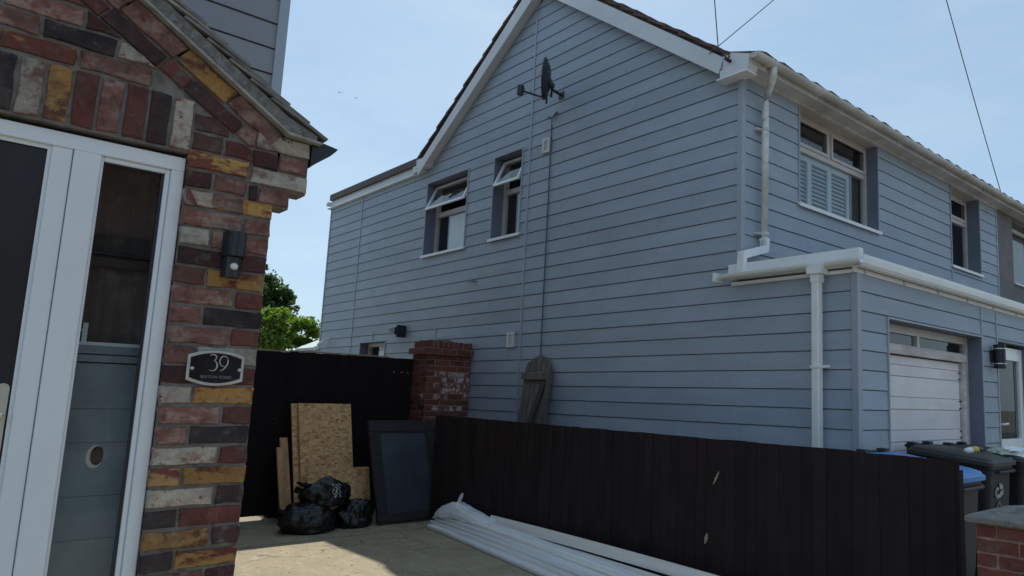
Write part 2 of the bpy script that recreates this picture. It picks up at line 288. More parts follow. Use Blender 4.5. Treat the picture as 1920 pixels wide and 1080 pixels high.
def bands(zmin, zmax, ops, extra=()):
    zs = {zmin, zmax}
    for u0, u1, a, b in ops:
        for q in (a, b):
            if zmin < q < zmax: zs.add(q)
    for q in extra:
        if zmin < q < zmax: zs.add(q)
    zs = sorted(zs); return list(zip(zs[:-1], zs[1:]))
def cut(u0, u1, ops):
    iv = [(u0, u1)]
    for a, b in ops:
        nx = []
        for p, q in iv:
            if b <= p or a >= q: nx.append((p, q)); continue
            if a > p: nx.append((p, a))
            if b < q: nx.append((b, q))
        iv = nx
    return iv
def slab(mb, W, lo, hi, zmin, zmax, ops, n0, n1, extra=()):
    for a, b in bands(zmin, zmax, ops, extra):
        l0, l1, h0, h1 = lo(a+1e-6), lo(b-1e-6), hi(a+1e-6), hi(b-1e-6)
        if h0 <= l0: continue
        o = [(u0, u1) for u0, u1, c, d in ops if c < b-1e-6 and d > a+1e-6]
        for p, q in cut(min(l0, l1), max(h0, h1), o):
            pl = [(max(p, l0), a), (min(q, h0), a), (min(q, h1), b), (max(p, l1), b)]
            if pl[1][0]-pl[0][0] < 1e-3 and pl[2][0]-pl[3][0] < 1e-3: continue
            if pl[2][0]-pl[3][0] < 1e-3: pl = pl[:3]
            W.poly(mb, pl, n0, n1)
def siding(W, parent, lo, hi, zmin, zmax, z0, joints, ops, m='siding', pitch=.165, name='siding_board', extra=()):
    """lapped boards, each board its own object, cut round the openings"""
    k0 = math.floor((zmin-z0)/pitch); k = k0
    while z0+k*pitch < zmax-1e-4:
        c0 = z0+k*pitch; c1 = c0+pitch; k += 1
        jt = random.uniform(-.0007, .0007)
        nn = lambda z: .017+jt-(z-c0)/pitch*.008
        a0, b0 = max(c0, zmin), min(c1, zmax)
        js = [-1e9]+list(joints)+[1e9]
        for ja, jb in zip(js[:-1], js[1:]):
            clusters = []
            for a, b in bands(a0, b0, ops, extra):
                l0, l1, h0, h1 = max(lo(a+1e-6), ja), max(lo(b-1e-6), ja), min(hi(a+1e-6), jb), min(hi(b-1e-6), jb)
                if h0 <= l0+.01: continue
                o = [(u0, u1) for u0, u1, c, d in ops if c < b-1e-6 and d > a+1e-6]
                for p, q in cut(min(l0, l1), max(h0, h1), o):
                    pl = [(max(p, l0), a), (min(q, h0), a), (min(q, h1), b), (max(p, l1), b)]
                    if pl[1][0]-pl[0][0] < .012: continue
                    if pl[2][0]-pl[3][0] < .004: mid = (pl[2][0]+pl[3][0])/2; pl[2] = (mid+.002, b); pl[3] = (mid-.002, b)
                    for cl in clusters:
                        if any(not (x[1][0] <= pl[0][0]+1e-6 or x[0][0] >= pl[1][0]-1e-6) for x in cl): cl.append(pl); break
                    else: clusters.append([pl])
            for cl in clusters:
                mb = MB()
                for pl in cl:
                    a, b = pl[0][1], pl[2][1]
                    g = .0015; top = c1-.0095
                    if b > top:
                        if a >= top-.002: continue
                        f = (top-a)/(b-a); pl = [pl[0], pl[1], (pl[1][0]+(pl[2][0]-pl[1][0])*f, top), (pl[0][0]+(pl[3][0]-pl[0][0])*f, top)]; b = top
                    back = [W.P(u, z, 0) for u, z in pl]
                    ft = [W.P(pl[0][0]+g, a, nn(a)), W.P(pl[1][0]-g, a, nn(a)), W.P(pl[2][0]-g, b, nn(b)), W.P(pl[3][0]+g, b, nn(b))]
                    mb.rings([back, ft])
                if not mb.f: continue
                mb.build(name, m, parent)

def clip(poly, a, b, c):
    """keep a*u+b*z<=c"""
    out = []
    for i in range(len(poly)):
        p, q = poly[i], poly[(i+1) % len(poly)]
        dp, dq = a*p[0]+b*p[1]-c, a*q[0]+b*q[1]-c
        if dp <= 0: out.append(p)
        if dp*dq < 0: t = dp/(dp-dq); out.append((p[0]+(q[0]-p[0])*t, p[1]+(q[1]-p[1])*t))
    return out
def area(p): return abs(sum(p[i][0]*p[(i+1) % len(p)][1]-p[(i+1) % len(p)][0]*p[i][1] for i in range(len(p))))/2
def brick(W, parent, poly, m, proud=0.0, depth=.05, jit=.0032):
    if len(poly) < 3 or area(poly) < 1.2e-4: return
    pts = []
    for i in range(len(poly)):
        p, q = Vector(poly[i]), Vector(poly[(i+1) % len(poly)]); d = (q-p).length
        pts.append(p)
        if d > .12: pts += [p.lerp(q, .06), p.lerp(q, .35), p.lerp(q, .68), p.lerp(q, .94)]
        elif d > .05: pts.append(p.lerp(q, .5))
    c = sum(pts, Vector((0, 0)))/len(pts)
    pts = [p+Vector((random.uniform(-jit, jit), random.uniform(-jit, jit))) for p in pts]
    tilt = (random.uniform(-.012, .012), random.uniform(-.02, .02))
    pr = proud+random.uniform(-.0018, .0022)
    f = lambda p: pr+(p.x-c.x)*tilt[0]+(p.y-c.y)*tilt[1]
    def sh(p, e): d = p-c; return c+d*(1-e/max(d.length, .02))
    mb = MB()
    mb.rings([[W.P(p.x, p.y, -depth) for p in pts], [W.P(p.x, p.y, f(p)-.004-random.uniform(0, .001)) for p in pts], [W.P(*sh(p, .0045), f(p)) for p in pts]])
    mb.build('brick', m, parent, recalc=True)

# ------------------------------------------------------------------ ground
def sheet(name, x0, x1, y0, y1, z, m, nx=1, ny=1, kind='structure'):
    mb = MB(); mb.box((x0, y0, z-.3), (x1, y1, z)); return mb.build(name, m, kind=kind)
mb = MB(); mb.add([(-600, -600, -.02), (600, -600, -.02), (600, 600, -.02), (-600, 600, -.02)], [(0, 1, 2, 3)]); mb.build('ground', 'groundm', kind='structure')
def drive():
    # driveway of concrete bays, joints recessed; one continuous sheet per bay, dirt in the joints
    xs = [-14.5, -11.2, -7.835, -4.4, -1.0, 2.6]
    mb = MB(); mb.box((-14.5, 1.2, -.2), (2.6, 4.68, -.012)); mb.build('path', 'joint', kind='structure')
    root = thing('driveway', (-4, 3, 0), '', ''); del root['label']; del root['category']; root['kind'] = 'structure'
    for a, b in zip(xs[:-1], xs[1:]):
        mb = MB(); mb.box((a+.012, 1.2 if b < -4.5 else -4, -.1), (b-.012, 4.68, 0)); mb.build('slab', 'concrete', root)
drive()
sheet('neighbour_driveway', -3.0, 2.6, 4.70, 16, -.004, 'concrete')
sheet('pavement', 2.62, 4.4, -60, 80, .0, 'concrete_dark')
sheet('kerb', 4.4, 4.52, -60, 80, .0, 'stone_cap')
sheet('road', 4.52, 11.5, -60, 80, -.11+.1, 'asphalt')

# ------------------------------------------------------------------ neighbour house
YG, XM, XG = 5.525, -4.33, -3.102
NH = thing('siding_house', (-7.7, 9, 0), 'two-storey house clad in blue-grey lapped boards with white bargeboards, beyond the dark fence', 'house')
WG, WM, WF = Wall('x', YG), Wall('y', XM), Wall('y', XG)
Z0 = .145
AX, AZ = -7.706, 6.90            # inner apex under the bargeboards
XR, XL = -14.43, -10.62
def rk_hi(z):                    # right limit of gable at height z
    if z < 2.62: return XG
    if z < 4.70: return XM
    return min(XM, AX+(AZ-z)/.66) if z > 4.72 else XM
def rk_lo(z):
    if z < 5.06: return XR
    return AX-(AZ-z)/.65
OPG = [(-10.61, -9.40, 3.62, 4.80), (-8.71, -8.035, 3.63, 4.81), (-12.62, -11.67, 1.2, 2.335)]
OPM = [(6.51, 8.25, 3.615, 4.77), (10.40, 11.49, 3.525, 4.77)]
OPF = [(6.04, 8.15, .0, 2.265), (8.615, 9.60, .0, 2.265)]
mb = MB()
slab(mb, WG, rk_lo, rk_hi, 0, 6.88, OPG, -.24, 0, extra=(2.62, 4.72, 5.06))
slab(mb, WM, lambda z: YG+.24, lambda z: 12.23, 2.62, 4.9, OPM, -.24, -.001)
slab(mb, WF, lambda z: YG+.24, lambda z: 13, 0, 2.62, OPF, -.24, -.001)
mb.box((XR, YG+.24, 0), (XR+.2, 12.2, 5.0)); mb.box((XR, 12.2, 0), (XM-.3, 12.4, 5.0))
mb.box((XM-.24, YG+.24, 0), (XM-.05, 12.2, 2.6))
mb.build('wall', 'backing', NH)
siding(WG, NH, rk_lo, lambda z: rk_hi(z)-.038 if (z < 2.62 or z < 4.72) else rk_hi(z), .3, 6.9, Z0, [-13.02, -7.87], OPG, extra=(2.62, 4.72, 5.06))
siding(WM, NH, lambda z: YG+.038, lambda z: 12.20, 2.74, 4.77, Z0, [10.42], OPM)
siding(WF, NH, lambda z: YG+.038, lambda z: 12.6, .3, 2.62, Z0, [8.17, 8.60], OPF)
# corner posts and joint strips
def strip(W, u0, u1, z0, z1, n1=.024, m='trim', n0=0.0, name='corner_trim'):
    mb = MB(); W.box(mb, u0, u1, z0, z1, n0, n1); return mb.build(name, m, NH)
def corner(x, y, z0, z1, lw=.030):
    mb = MB(); mb.add([(x-lw, y-.030, z0), (x+.026, y-.030, z0), (x+.030, y-.026, z0), (x+.030, y+lw, z0), (x, y+lw, z0), (x, y+.0, z0), (x-lw, y+.0, z0)], [])
    r0 = list(mb.v); mb.v = []; mb.rings([r0, [(a, b, z1) for a, b, c in r0]]); return mb.build('corner_trim', 'trim', NH)
corner(XM, YG, 2.78, 4.70); corner(XG, YG, .2, 2.60)
strip(WG, XR-.02, XR+.02, .2, 5.03)
strip(WG, -13.035, -13.005, .3, 5.02, .024, name='joint_trim'); strip(WG, -7.885, -7.855, .3, 6.72, .024, name='joint_trim')
strip(WG, -10.06, -10.035, 2.32, 2.48, .024, name='joint_trim'); strip(WG, -12.17, -12.15, 2.36, 2.51, .024, name='joint_trim')
strip(WM, 10.405, 10.43, 2.76, 3.50, .024, name='joint_trim'); strip(WF, 8.155, 8.18, 2.27, 2.58, .024, name='joint_trim'); strip(WF, 8.59, 8.615, .1, 2.58, .024, name='joint_trim')
strip(WM, 12.19, 12.225, 2.7, 4.77, .024, name='joint_trim')
mb = MB()
for k in range(2, 40):
    z = Z0+.165*k+.03
    for u in (-13.10, -12.94, -7.95, -7.79, -4.40, -10.3, -5.9):
        if z > 5.0 and not (AX-(AZ-z)/.65+.1 < u < min(XM, AX+(AZ-z)/.66)-.1): continue
        if any(a-.02 < u < b+.02 and c-.02 < z < d+.02 for a, b, c, d in OPG): continue
        uu = u+random.uniform(-.01, .01); WG.box(mb, uu-.004, uu+.004, z-.004, z+.004, .010, .0175)
mb.build('nail_head', 'backing', NH, kind='stuff')
# roof
def roof():
    mb = MB(); y0, y1 = YG-.14, 21.0
    tz = AZ+.30-.005
    sl, sr = .655, .690
    def prof(y): return [(-4.07, y, 4.83), (-4.45, y, tz-sr*(-4.45-AX)-.004), (AX, y, tz), (-10.72, y, tz-sl*(AX+10.72)), (-10.72, y, tz-sl*(AX+10.72)-.06), (AX, y, tz-.05), (-4.45, y, tz-sr*(-4.45-AX)-.05), (-4.07, y, 4.80)]
    mb.rings([prof(y0+.03), prof(y1)]); mb.build('roof', 'rooftile', NH)
    # verge tiles down both slopes
    for sgn, s_, L_ in ((1, sr, 4.0), (-1, sl, 3.58)):
        d = Vector((sgn, 0, -s_)).normalized(); nrm = Vector((sgn*s_, 0, 1)).normalized(); k = 0; t = .02
        while t < L_-.05:
            e = min(.34, L_-t+.05); p = Vector((AX, 0, tz))+d*t
            j = random.uniform(-.008, .008)
            mb = MB(); a = p+nrm*.005; b = p+d*e+nrm*(.034+j)
            q = [a-nrm*.022, b-nrm*.026, b, b-d*.02+nrm*.006, a+nrm*.006]
            mb.rings([[(v.x, y0-.02+j, v.z) for v in q], [(v.x, y0+.30, v.z) for v in q]])
            mb.build('roof_tile', 'rooftile', NH); t += .29
    # eaves tile ends along the front gutter
    mb = MB(); y = y0+.05; d = Vector((1, 0, -sr)).normalized()
    while y < y1-.3:
        zz = random.uniform(-.006, .006)
        q = [(-4.42, 4.945+zz), (-4.045, 4.832+zz), (-4.04, 4.854+zz), (-4.42, 4.97+zz)]
        mb.rings([[(a, y, b) for a, b in q], [(a, y+.10, b+.022) for a, b in q], [(a, y+.285, b) for a, b in q]]); y += .30
    mb.build('eaves_tile', 'rooftile', NH, kind='stuff')
roof()
# bargeboards
def barge():
    n0, n1 = .125, .15
    mb = MB(); W = WG
    W.poly(mb, [(AX, AZ), (-4.52, AZ-.675*(-4.52-AX)), (-4.45, 4.90), (AX, AZ+.245)], n0, n1); mb.build('bargeboard', 'barge', NH)
    mb = MB(); W.poly(mb, [(AX, AZ), (AX, AZ+.245), (-10.74, AZ+.17-.65*(AX+10.74)), (-10.72, AZ-.012-.65*(AX+10.72)), (-10.45, AZ-.64*(AX+10.45)-.02)], n0, n1); mb.build('bargeboard', 'barge', NH)
    mb = MB(); W.poly(mb, [(AX, AZ+.03), (-4.45, AZ+.03-.66*(-4.45-AX)), (-4.45, AZ+.06-.66*(-4.45-AX)), (AX, AZ+.06)], 0, n0); W.poly(mb, [(AX, AZ+.03), (AX, AZ+.06), (-10.6, AZ+.06-.65*(AX+10.6)), (-10.6, AZ+.03-.65*(AX+10.6))], 0, n0); mb.build('verge_soffit', 'barge', NH)
    # boxed end by the front gutter, step piece
    mb = MB(); W.poly(mb, [(-4.49, 4.685), (-4.17, 4.685), (-4.135, 4.74), (-4.125, 4.835), (-4.45, 4.955), (-4.45, 4.78), (-4.49, 4.76)], .0, .155); mb.build('eaves_box', 'barge', NH)
    mb = MB(); W.box(mb, -4.53, -4.15, 4.670, 4.685, 0, .165); mb.build('box_base', 'upvc', NH)
    mb = MB(); W.box(mb, -10.98, -10.70, 5.02, 5.13, 0, .11); W.box(mb, -10.80, -10.52, 5.06, 5.20, 0, .145); mb.build('eaves_box', 'barge', NH)
barge()
# rear flat roof
mb = MB(); WG.box(mb, -14.40, -10.90, 5.035, 5.155, 0, .05); mb.build('fascia', 'barge', NH)
mb = MB(); mb.box((-14.36, YG-.10, 5.157), (-10.72, 12.3, 5.27)); mb.build('flat_roof', 'flatroof', NH)
mb = MB(); WG.box(mb, -14.52, -10.95, 5.015, 5.033, 0, .07); mb.build('edge_trim', 'upvc', NH)
mb = MB(); mb.tube([(-14.42, YG-.12, 5.10), (-14.42, 12.0, 5.10)], .045, 10); mb.build('gutter', 'upvc', NH, smooth=True)
# front eaves: soffit, fascia, gutter, brackets
mb = MB(); mb.box((XM, YG+.03, 4.745), (-4.135, 21, 4.757)); mb.build('soffit', 'upvc_old', NH)
mb = MB(); mb.box((-4.1345, YG-.0, 4.735), (-4.118, 21, 4.85)); mb.build('fascia', 'upvc_old', NH)
mb = MB(); mb.box((XM, YG+.03, 4.715), (-4.285, 12.2, 4.744)); mb.build('eaves_trim', 'upvc_old', NH)
def gutter(pts_fn, a0, a1, r, m, n=9, flat=False):
    prof = [(math.cos(math.pi+math.pi*i/n)*r, math.sin(math.pi+math.pi*i/n)*r) for i in range(n+1)]
    if flat: prof = [(-r, 0), (-r, -.055), (-r*.6, -.075), (r*.5, -.075), (r*.85, -.055), (r, -.02), (r, 0)]
    inn = [(x*.93, y*.93+.001) for x, y in prof][::-1]
    pr = prof+inn
    mb = MB(); mb.rings([[pts_fn(a0, x, z) for x, z in pr], [pts_fn(a1, x, z) for x, z in pr]]); return mb.build('gutter', m, NH, smooth=False)
GX, GZ, GR = -4.058, 4.822, .055
gutter(lambda t, x, z: (GX+x, t, GZ+z), YG-.17, 21, GR, 'gutter_old')
mb = MB(); mb.rings([[(GX+math.cos(math.pi+math.pi*i/8)*GR*.99, y, GZ+math.sin(math.pi+math.pi*i/8)*GR*.99) for i in range(9)] for y in (YG-.172, YG-.168)]); mb.build('gutter_end', 'gutter_old', NH)
y = YG+.05
while y < 14.5:
    mb = MB(); pr = [(math.cos(math.pi+math.pi*i/8)*(GR+.006), math.sin(math.pi+math.pi*i/8)*(GR+.006)) for i in range(9)]
    mb.rings([[(GX+a, yy, GZ+b+.002) for a, b in pr] for yy in (y, y+.035)]); mb.box((GX-GR-.012, y, GZ-.07), (GX-GR+.01, y+.035, GZ+.01))
    mb.build('gutter_bracket', 'upvc_old', NH); y += .93
# downpipe upper: offset swan neck under the gutter, straight drop, elbow towards the corner
def pipe(pts, r, m, sq=False, name='downpipe'):
    mb = MB()
    if sq:
        rs = []
        pts = [Vector(p) for p in pts]
        for i, p in enumerate(pts):
            t = (pts[min(i+1, len(pts)-1)]-pts[max(i-1, 0)]).normalized()
            a = Vector((0, 1, 0)) if abs(t.y) < .5 else Vector((0, 0, 1)); b = t.cross(Vector((1, 0, 0))).normalized() if abs(t.y) >= .0 else a
            rs.append([p+Vector((sx*r, 0, 0))+b*sy*r for sx, sy in ((-1, -1), (1, -1), (1, 1), (-1, 1))])
        mb.rings(rs); return mb.build(name, m, NH, bevel=.004)
    mb.tube(pts, r, 12); return mb.build(name, m, NH, smooth=True)
PX, PY = -4.245, 5.80
pipe([(GX, PY-.12, 4.79), (GX-.01, PY-.11, 4.70), (PX+.03, PY-.01, 4.58), (PX, PY, 4.50), (PX, PY, 4.2), (PX, PY, 3.02)], .036, 'pipe_old')
pipe([(PX, PY, 3.10), (PX, PY, 2.99), (-4.225, 5.42, 2.87), (-4.225, 5.42, 2.70)], .040, 'upvc', True)
for z in (4.20, 3.13):
    mb = MB(); mb.tube([(PX, PY, z), (PX, PY, z+.03)], .042, 12); mb.box((PX-.085, PY-.09, z+.005), (PX-.02, PY+.06, z+.022)); mb.build('pipe_clip', 'upvc_old', NH)
# garage roof edge, gutters and downpipe
mb = MB(); WG.poly(mb, [(-4.42, 2.655), (-3.03, 2.645), (-3.03, 2.80), (-4.12, 2.80), (-4.42, 2.80)], 0, .07); mb.build('fascia', 'upvc', NH)
mb = MB(); WG.box(mb, -4.40, -3.10, 2.60, 2.63, 0, .045); mb.build('fascia', 'upvc', NH)
mb = MB(); mb.box((XM, YG+.0, 2.64), (XG+.05, 13, 2.735)); mb.build('flat_roof', 'flatroof', NH)
gutter(lambda t, x, z: (t, YG-.115-x, 2.70+z), -4.50, -2.985, .044, 'upvc')
gutter(lambda t, x, z: (XG+.074+x, t, 2.735+z*1.28), YG-.085, 14, .050, 'upvc', flat=True)
mb = MB(); mb.box((XG+.0, YG-.06, 2.601), (XG+.022, 13, 2.76)); mb.build('fascia', 'upvc', NH)
y = 5.62
while y < 10.5:
    mb = MB(); mb.box((XG+.0225, y, 2.655), (XG+.11, y+.03, 2.672)); mb.box((XG+.0225, y, 2.605), (XG+.035, y+.03, 2.655)); mb.build('gutter_bracket', 'upvc_old', NH); y += .72
mb = MB(); mb.box((-4.515, YG-.19, 2.63), (-4.495, YG-.06, 2.715)); mb.build('gutter_end', 'upvc', NH)
mb = MB(); mb.box((-3.47, YG-.185, 2.60), (-3.33, YG-.065, 2.66)); mb.box((-3.44, YG-.17, 2.53), (-3.36, YG-.08, 2.60)); mb.build('gutter_outlet', 'upvc', NH)
mb = MB(); mb.box((-3.44, YG-.165, .02), (-3.365, YG-.09, 2.56)); mb.build('downpipe', 'upvc', NH, bevel=.01)
for z in (1.80, .6):
    mb = MB(); mb.box((-3.446, YG-.171, z), (-3.359, YG-.02, z+.022)); mb.tube([(-3.36, YG-.10, z+.011), (-3.30, YG-.10, z+.011)], .012, 8); mb.build('pipe_clip', 'upvc', NH)

# windows -----------------------------------------------------
def frame_mb(W, u0, u1, z0, z1, n0, n1, t):
    mb = MB(); W.box(mb, u0, u1, z0, z0+t, n0, n1); W.box(mb, u0, u1, z1-t, z1, n0, n1); W.box(mb, u0, u0+t, z0+t, z1-t, n0, n1-.0012); W.box(mb, u1-t, u1, z0+t, z1-t, n0, n1-.0012); return mb
def pane(W, p, u0, u1, z0, z1, n, m=None):
    m = m or ('glass_front' if W.a == 'y' else 'glass')
    mb = MB(); W.box(mb, u0, u1, z0, z1, n-.004, n); return mb.build('pane', m, p)
def opening(W, u0, u1, z0, z1, d, sill=True, tr=True, head=False):
    """lining of the reveal and the thin edge strip round the opening"""
    t = .008
    mb = MB(); W.box(mb, u0, u0+t, z0, z1, -d-.06, .018); mb.build('reveal', 'reveal', NH)
    mb = MB(); W.box(mb, u1-t, u1, z0, z1, -d-.06, .018); (W.box(mb, u0+t, u1-t, z1-t, z1, -d-.06, .018) if not head else None)
    mb.build('reveal', 'reveal', NH)
    if head: mb = MB(); W.box(mb, u0+t, u1-t, z1, z1+.012, -d-.06, .018); mb.build('head_lining', 'cream_frame', NH)
    if tr:
        e = .014; mb = MB(); W.box(mb, u0-e, u0+.004, z0, z1+e, .0, .027); W.box(mb, u1-.004, u1+e, z0, z1+e, .0, .027); W.box(mb, u0+.004, u1-.004, z1-.004, z1+e, .0, .027); mb.build('edge_strip', 'trim', NH)
    if sill:
        mb = MB(); W.box(mb, u0-.03, u1+.03, z0-.012, z0+.008, -d, .05); W.box(mb, u0-.03, u1+.03, z0-.030, z0-.012, .035, .05); mb.build('sill', 'upvc', NH)
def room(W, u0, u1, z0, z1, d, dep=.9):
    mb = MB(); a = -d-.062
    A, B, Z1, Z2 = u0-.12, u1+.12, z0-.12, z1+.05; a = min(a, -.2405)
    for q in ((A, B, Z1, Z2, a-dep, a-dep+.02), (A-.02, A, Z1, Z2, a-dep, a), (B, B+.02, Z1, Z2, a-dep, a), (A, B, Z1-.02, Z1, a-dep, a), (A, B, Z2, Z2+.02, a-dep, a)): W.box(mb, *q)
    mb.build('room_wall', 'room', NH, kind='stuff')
def gable_window(u0, u1, z0, z1, zt, blind_u):
    W = WG; d = .15
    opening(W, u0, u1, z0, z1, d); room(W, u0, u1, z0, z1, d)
    a, b = u0+.01, u1-.01
    f = frame_mb(W, a, b, z0+.008, z1-.01, -d-.06, -d, .05); W.box(f, a+.05, b-.05, zt-.035, zt+.035, -d-.06, -d-.0012)
    f = f.build('window', 'cream_frame', NH)
    pane(W, f, a+.05, b-.05, z0+.058, zt-.035, -d-.03)
    mb = MB(); W.box(mb, blind_u, b-.05, z0+.06, zt-.04, -d-.075, -d-.070); mb.build('blind', 'blind', f)
    # open top-hung sash
    H = z1-.06-(zt+.035); hz = z1-.045; ang = R(23)
    def T(u, s, q): # s down the sash, q outward thickness
        return W.P(u, hz-s*math.cos(ang)+q*math.sin(ang)*0-q*0, -d+.012+s*math.sin(ang)+q)
    mb = MB(); S = H+.03; t = .042
    for (ua, ub, sa, sb) in ((a+.03, b-.03, 0, t), (a+.03, b-.03, S-t, S), (a+.03, a+.03+t, t, S-t), (b-.03-t, b-.03, t, S-t)):
        mb.box((ua, sa, 0), (ub, sb, .035), T=T)
    sa_ = mb.build('sash', 'upvc', f)
    mb = MB(); mb.box((a+.03+t, t, .014), (b-.03-t, S-t, .018), T=T); mb.build('sash_pane', 'glass', f)
gable_window(-10.61, -9.40, 3.62, 4.80, 4.30, -10.27)
gable_window(-8.71, -8.035, 3.63, 4.81, 4.33, -8.42)
def low_window():
    u0, u1, z0, z1 = -12.62, -11.67, 1.2, 2.335; d = .12; W = WG
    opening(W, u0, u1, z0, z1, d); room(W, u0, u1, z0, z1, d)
    f = frame_mb(W, u0+.01, u1-.01, z0+.008, z1-.01, -d-.06, -d, .055).build('window', 'cream_frame', NH)
    pane(W, f, u0+.065, u1-.065, z0+.06, z1-.065, -d-.03)
    mb = MB(); W.box(mb, u0+.2, u1-.065, z0+.06, z1-.13, -d-.12, -d-.115); mb.build('blind', 'blind', f)
low_window()
def front_window1():
    u0, u1, z0, z1 = 6.51, 8.25, 3.615, 4.725; d = .13; W = WM
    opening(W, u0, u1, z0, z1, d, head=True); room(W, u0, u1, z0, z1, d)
    zt = 4.33; um = 7.36
    f = frame_mb(W, u0+.005, u1-.01, z0+.008, z1, -d-.06, -d, .05); W.box(f, u0+.055, u1-.06, zt-.03, zt+.03, -d-.06, -d-.0012); W.box(f, um-.03, um+.03, zt+.03, z1-.05, -d-.06, -d-.0012)
    f = f.build('window', 'cream_frame', NH)
    for a, b in ((u0+.055, um-.03), (um+.03, u1-.06)):
        s = frame_mb(W, a, b, zt+.03, z1-.05, -d-.0, -d+.015, .035).build('sash', 'cream_frame', f)
        pane(W, f, a+.035, b-.035, zt+.065, z1-.085, -d-.02)
    pane(W, f, u0+.055, u1-.06, z0+.058, zt-.03, -d-.03)
    # plantation shutters behind the lower light
    mb = MB(); n0, n1 = -d-.078, -d-.056
    us = [u0+.06, 7.03, 7.46, 7.90]
    for i in range(3):
        mb = MB(); a, b = us[i], us[i+1]
        W.box(mb, a, a+.035, z0+.06, zt-.03, n0, n1); W.box(mb, b-.045, b-.004, z0+.06, zt-.03, n0, n1); W.box(mb, a+.035, b-.045, z0+.06, z0+.12, n0, n1); W.box(mb, a+.035, b-.045, zt-.09, zt-.03, n0, n1)
        sp = mb.build('shutter', 'shutter', f)
        sl = MB(); z = z0+.125
        while z < zt-.10:
            sl.box((a+.036, z, 0), (b-.046, z+.034, .006), T=lambda u, zz, q, z=z: W.P(u, zz, n0+q-.004-(zz-z)*.75)); z += .050
        sl.build('louvre', 'shutter', f, kind='stuff')
    mb = MB(); W.box(mb, 7.95, 8.20, z0, zt, -d-.105, -d-.10); mb.build('curtain', 'curtain_brown', f)
front_window1()
def front_window2():
    u0, u1, z0, z1 = 10.42, 11.49, 3.525, 4.725; d = .17; W = WM
    opening(W, u0, u1, z0, z1, d, head=True); room(W, u0, u1, z0, z1, d)
    zt = 4.33
    f = frame_mb(W, u0+.005, u1-.01, z0+.008, z1, -d-.06, -d, .05); W.box(f, u0+.055, u1-.06, zt-.03, zt+.03, -d-.06, -d-.0012)
    f = f.build('window', 'cream_frame', NH)
    frame_mb(W, u0+.055, u1-.06, zt+.03, z1-.05, -d, -d+.015, .04).build('sash', 'cream_frame', f)
    pane(W, f, u0+.095, u1-.10, zt+.07, z1-.09, -d-.02); pane(W, f, u0+.055, u1-.06, z0+.058, zt-.03, -d-.03)
    mb = MB(); W.box(mb, u0+.06, u0+.46, z0+.06, 4.36, -d-.075, -d-.070); mb.build('blind', 'blind', f)
front_window2()
def garage():
    W = WF; u0, u1, z1 = 6.04, 8.15, 2.265; d = .13
    opening(W, u0, u1, 0, z1, d, sill=False)
    f = MB(); W.box(f, u0+.008, u1-.008, 2.18, 2.255, -d-.06, -d); W.box(f, u0+.008, u0+.055, 0, 2.18, -d-.06, -d); W.box(f, u1-.075, u1-.008, 0, 2.18, -d-.06, -d); W.box(f, 6.92, 6.975, 2.075, 2.18, -d-.06, -d)
    f.build('garage_frame', 'cream_frame', NH)
    for a, b in ((u0+.055, 6.92), (6.975, u1-.075)): pane(W, NH, a, b, 2.075, 2.18, -d-.03)
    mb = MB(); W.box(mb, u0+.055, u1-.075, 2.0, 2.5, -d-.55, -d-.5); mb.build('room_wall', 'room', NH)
    mb = MB(); W.box(mb, u0+.055, u1-.075, 1.985, 2.074, -d-.05, -d+.012); mb.build('door_lintel', 'oldwood_white', NH)
    mb = MB(); W.box(mb, u1-.165, u1-.078, 0, 1.983, -d-.05, -d+.006); mb.build('door_post', 'oldwood_white', NH)
    mb = MB(); W.box(mb, u0+.055, u1-.17, .02, 1.975, -d-.06, -d-.05); dr = mb.build('garage_door', 'gwhite', NH)
    z = 1.970; alt = 0; hs = [.082, .107, .194, .116, .194, .107]
    k = 0
    while z > .06:
        h = hs[k % 6] if k else .082; k += 1
        a = max(z-h, .03)
        mb = MB(); W.box(mb, u0+.06, u1-.175, a+.003, z-.003, -d-.05, -d-.030-(k % 2)*.004); mb.build('plank', 'gwhite', dr, bevel=.003)
        if k % 2 == 0 and z < 1.9:
            for q in (z-.02, a+.02):
                mb = MB(); c = W.P(u1-.20, q, -d-.02); mb.tube([(c[0]-.02, c[1], c[2]), (c[0]+.012, c[1], c[2])], .008, 6); mb.build('bolt', 'black_plastic', dr)
        z -= h
garage()
def front_door():
    W = WF; u0, u1, z1 = 8.615, 9.60, 2.265; d = .05
    opening(W, u0, u1, 0, z1, d, sill=False, tr=False)
    f = frame_mb(W, u0+.01, u1-.01, .02, z1-.05, -d-.06, -d, .06).build('door_frame', 'upvc', NH)
    g = frame_mb(W, u0+.07, u1-.07, .05, z1-.11, -d-.05, -d+.01, .085); W.box(g, u0+.155, u1-.155, 1.03, 1.16, -d-.05, -d+.0088)
    g = g.build('door', 'upvc', NH)
    pane(W, g, u0+.155, u1-.155, 1.16, z1-.195, -d-.02, 'glass_dark'); pane(W, g, u0+.155, u1-.155, .135, 1.03, -d-.02, 'glass_dark')
    mb = MB(); c = W.P(u0+.12, 1.33, -d+.01); mb.box((c[0], c[1]-.02, c[2]-.10), (c[0]+.012, c[1]+.02, c[2]+.10)); mb.tube([(c[0]+.05, c[1], c[2]), (c[0]+.05, c[1]+.14, c[2]+.005)], .012, 8); mb.tube([(c[0], c[1], c[2]), (c[0]+.05, c[1], c[2])], .012, 8); mb.build('handle', 'upvc', g)
    room(W, u0, u1, 0, z1, d, 1.2)
front_door()
mb = MB(); WF.box(mb, 5.8, 12.9, 0, 2.6, -1.9, -1.88); mb.build('room_wall', 'room', NH)
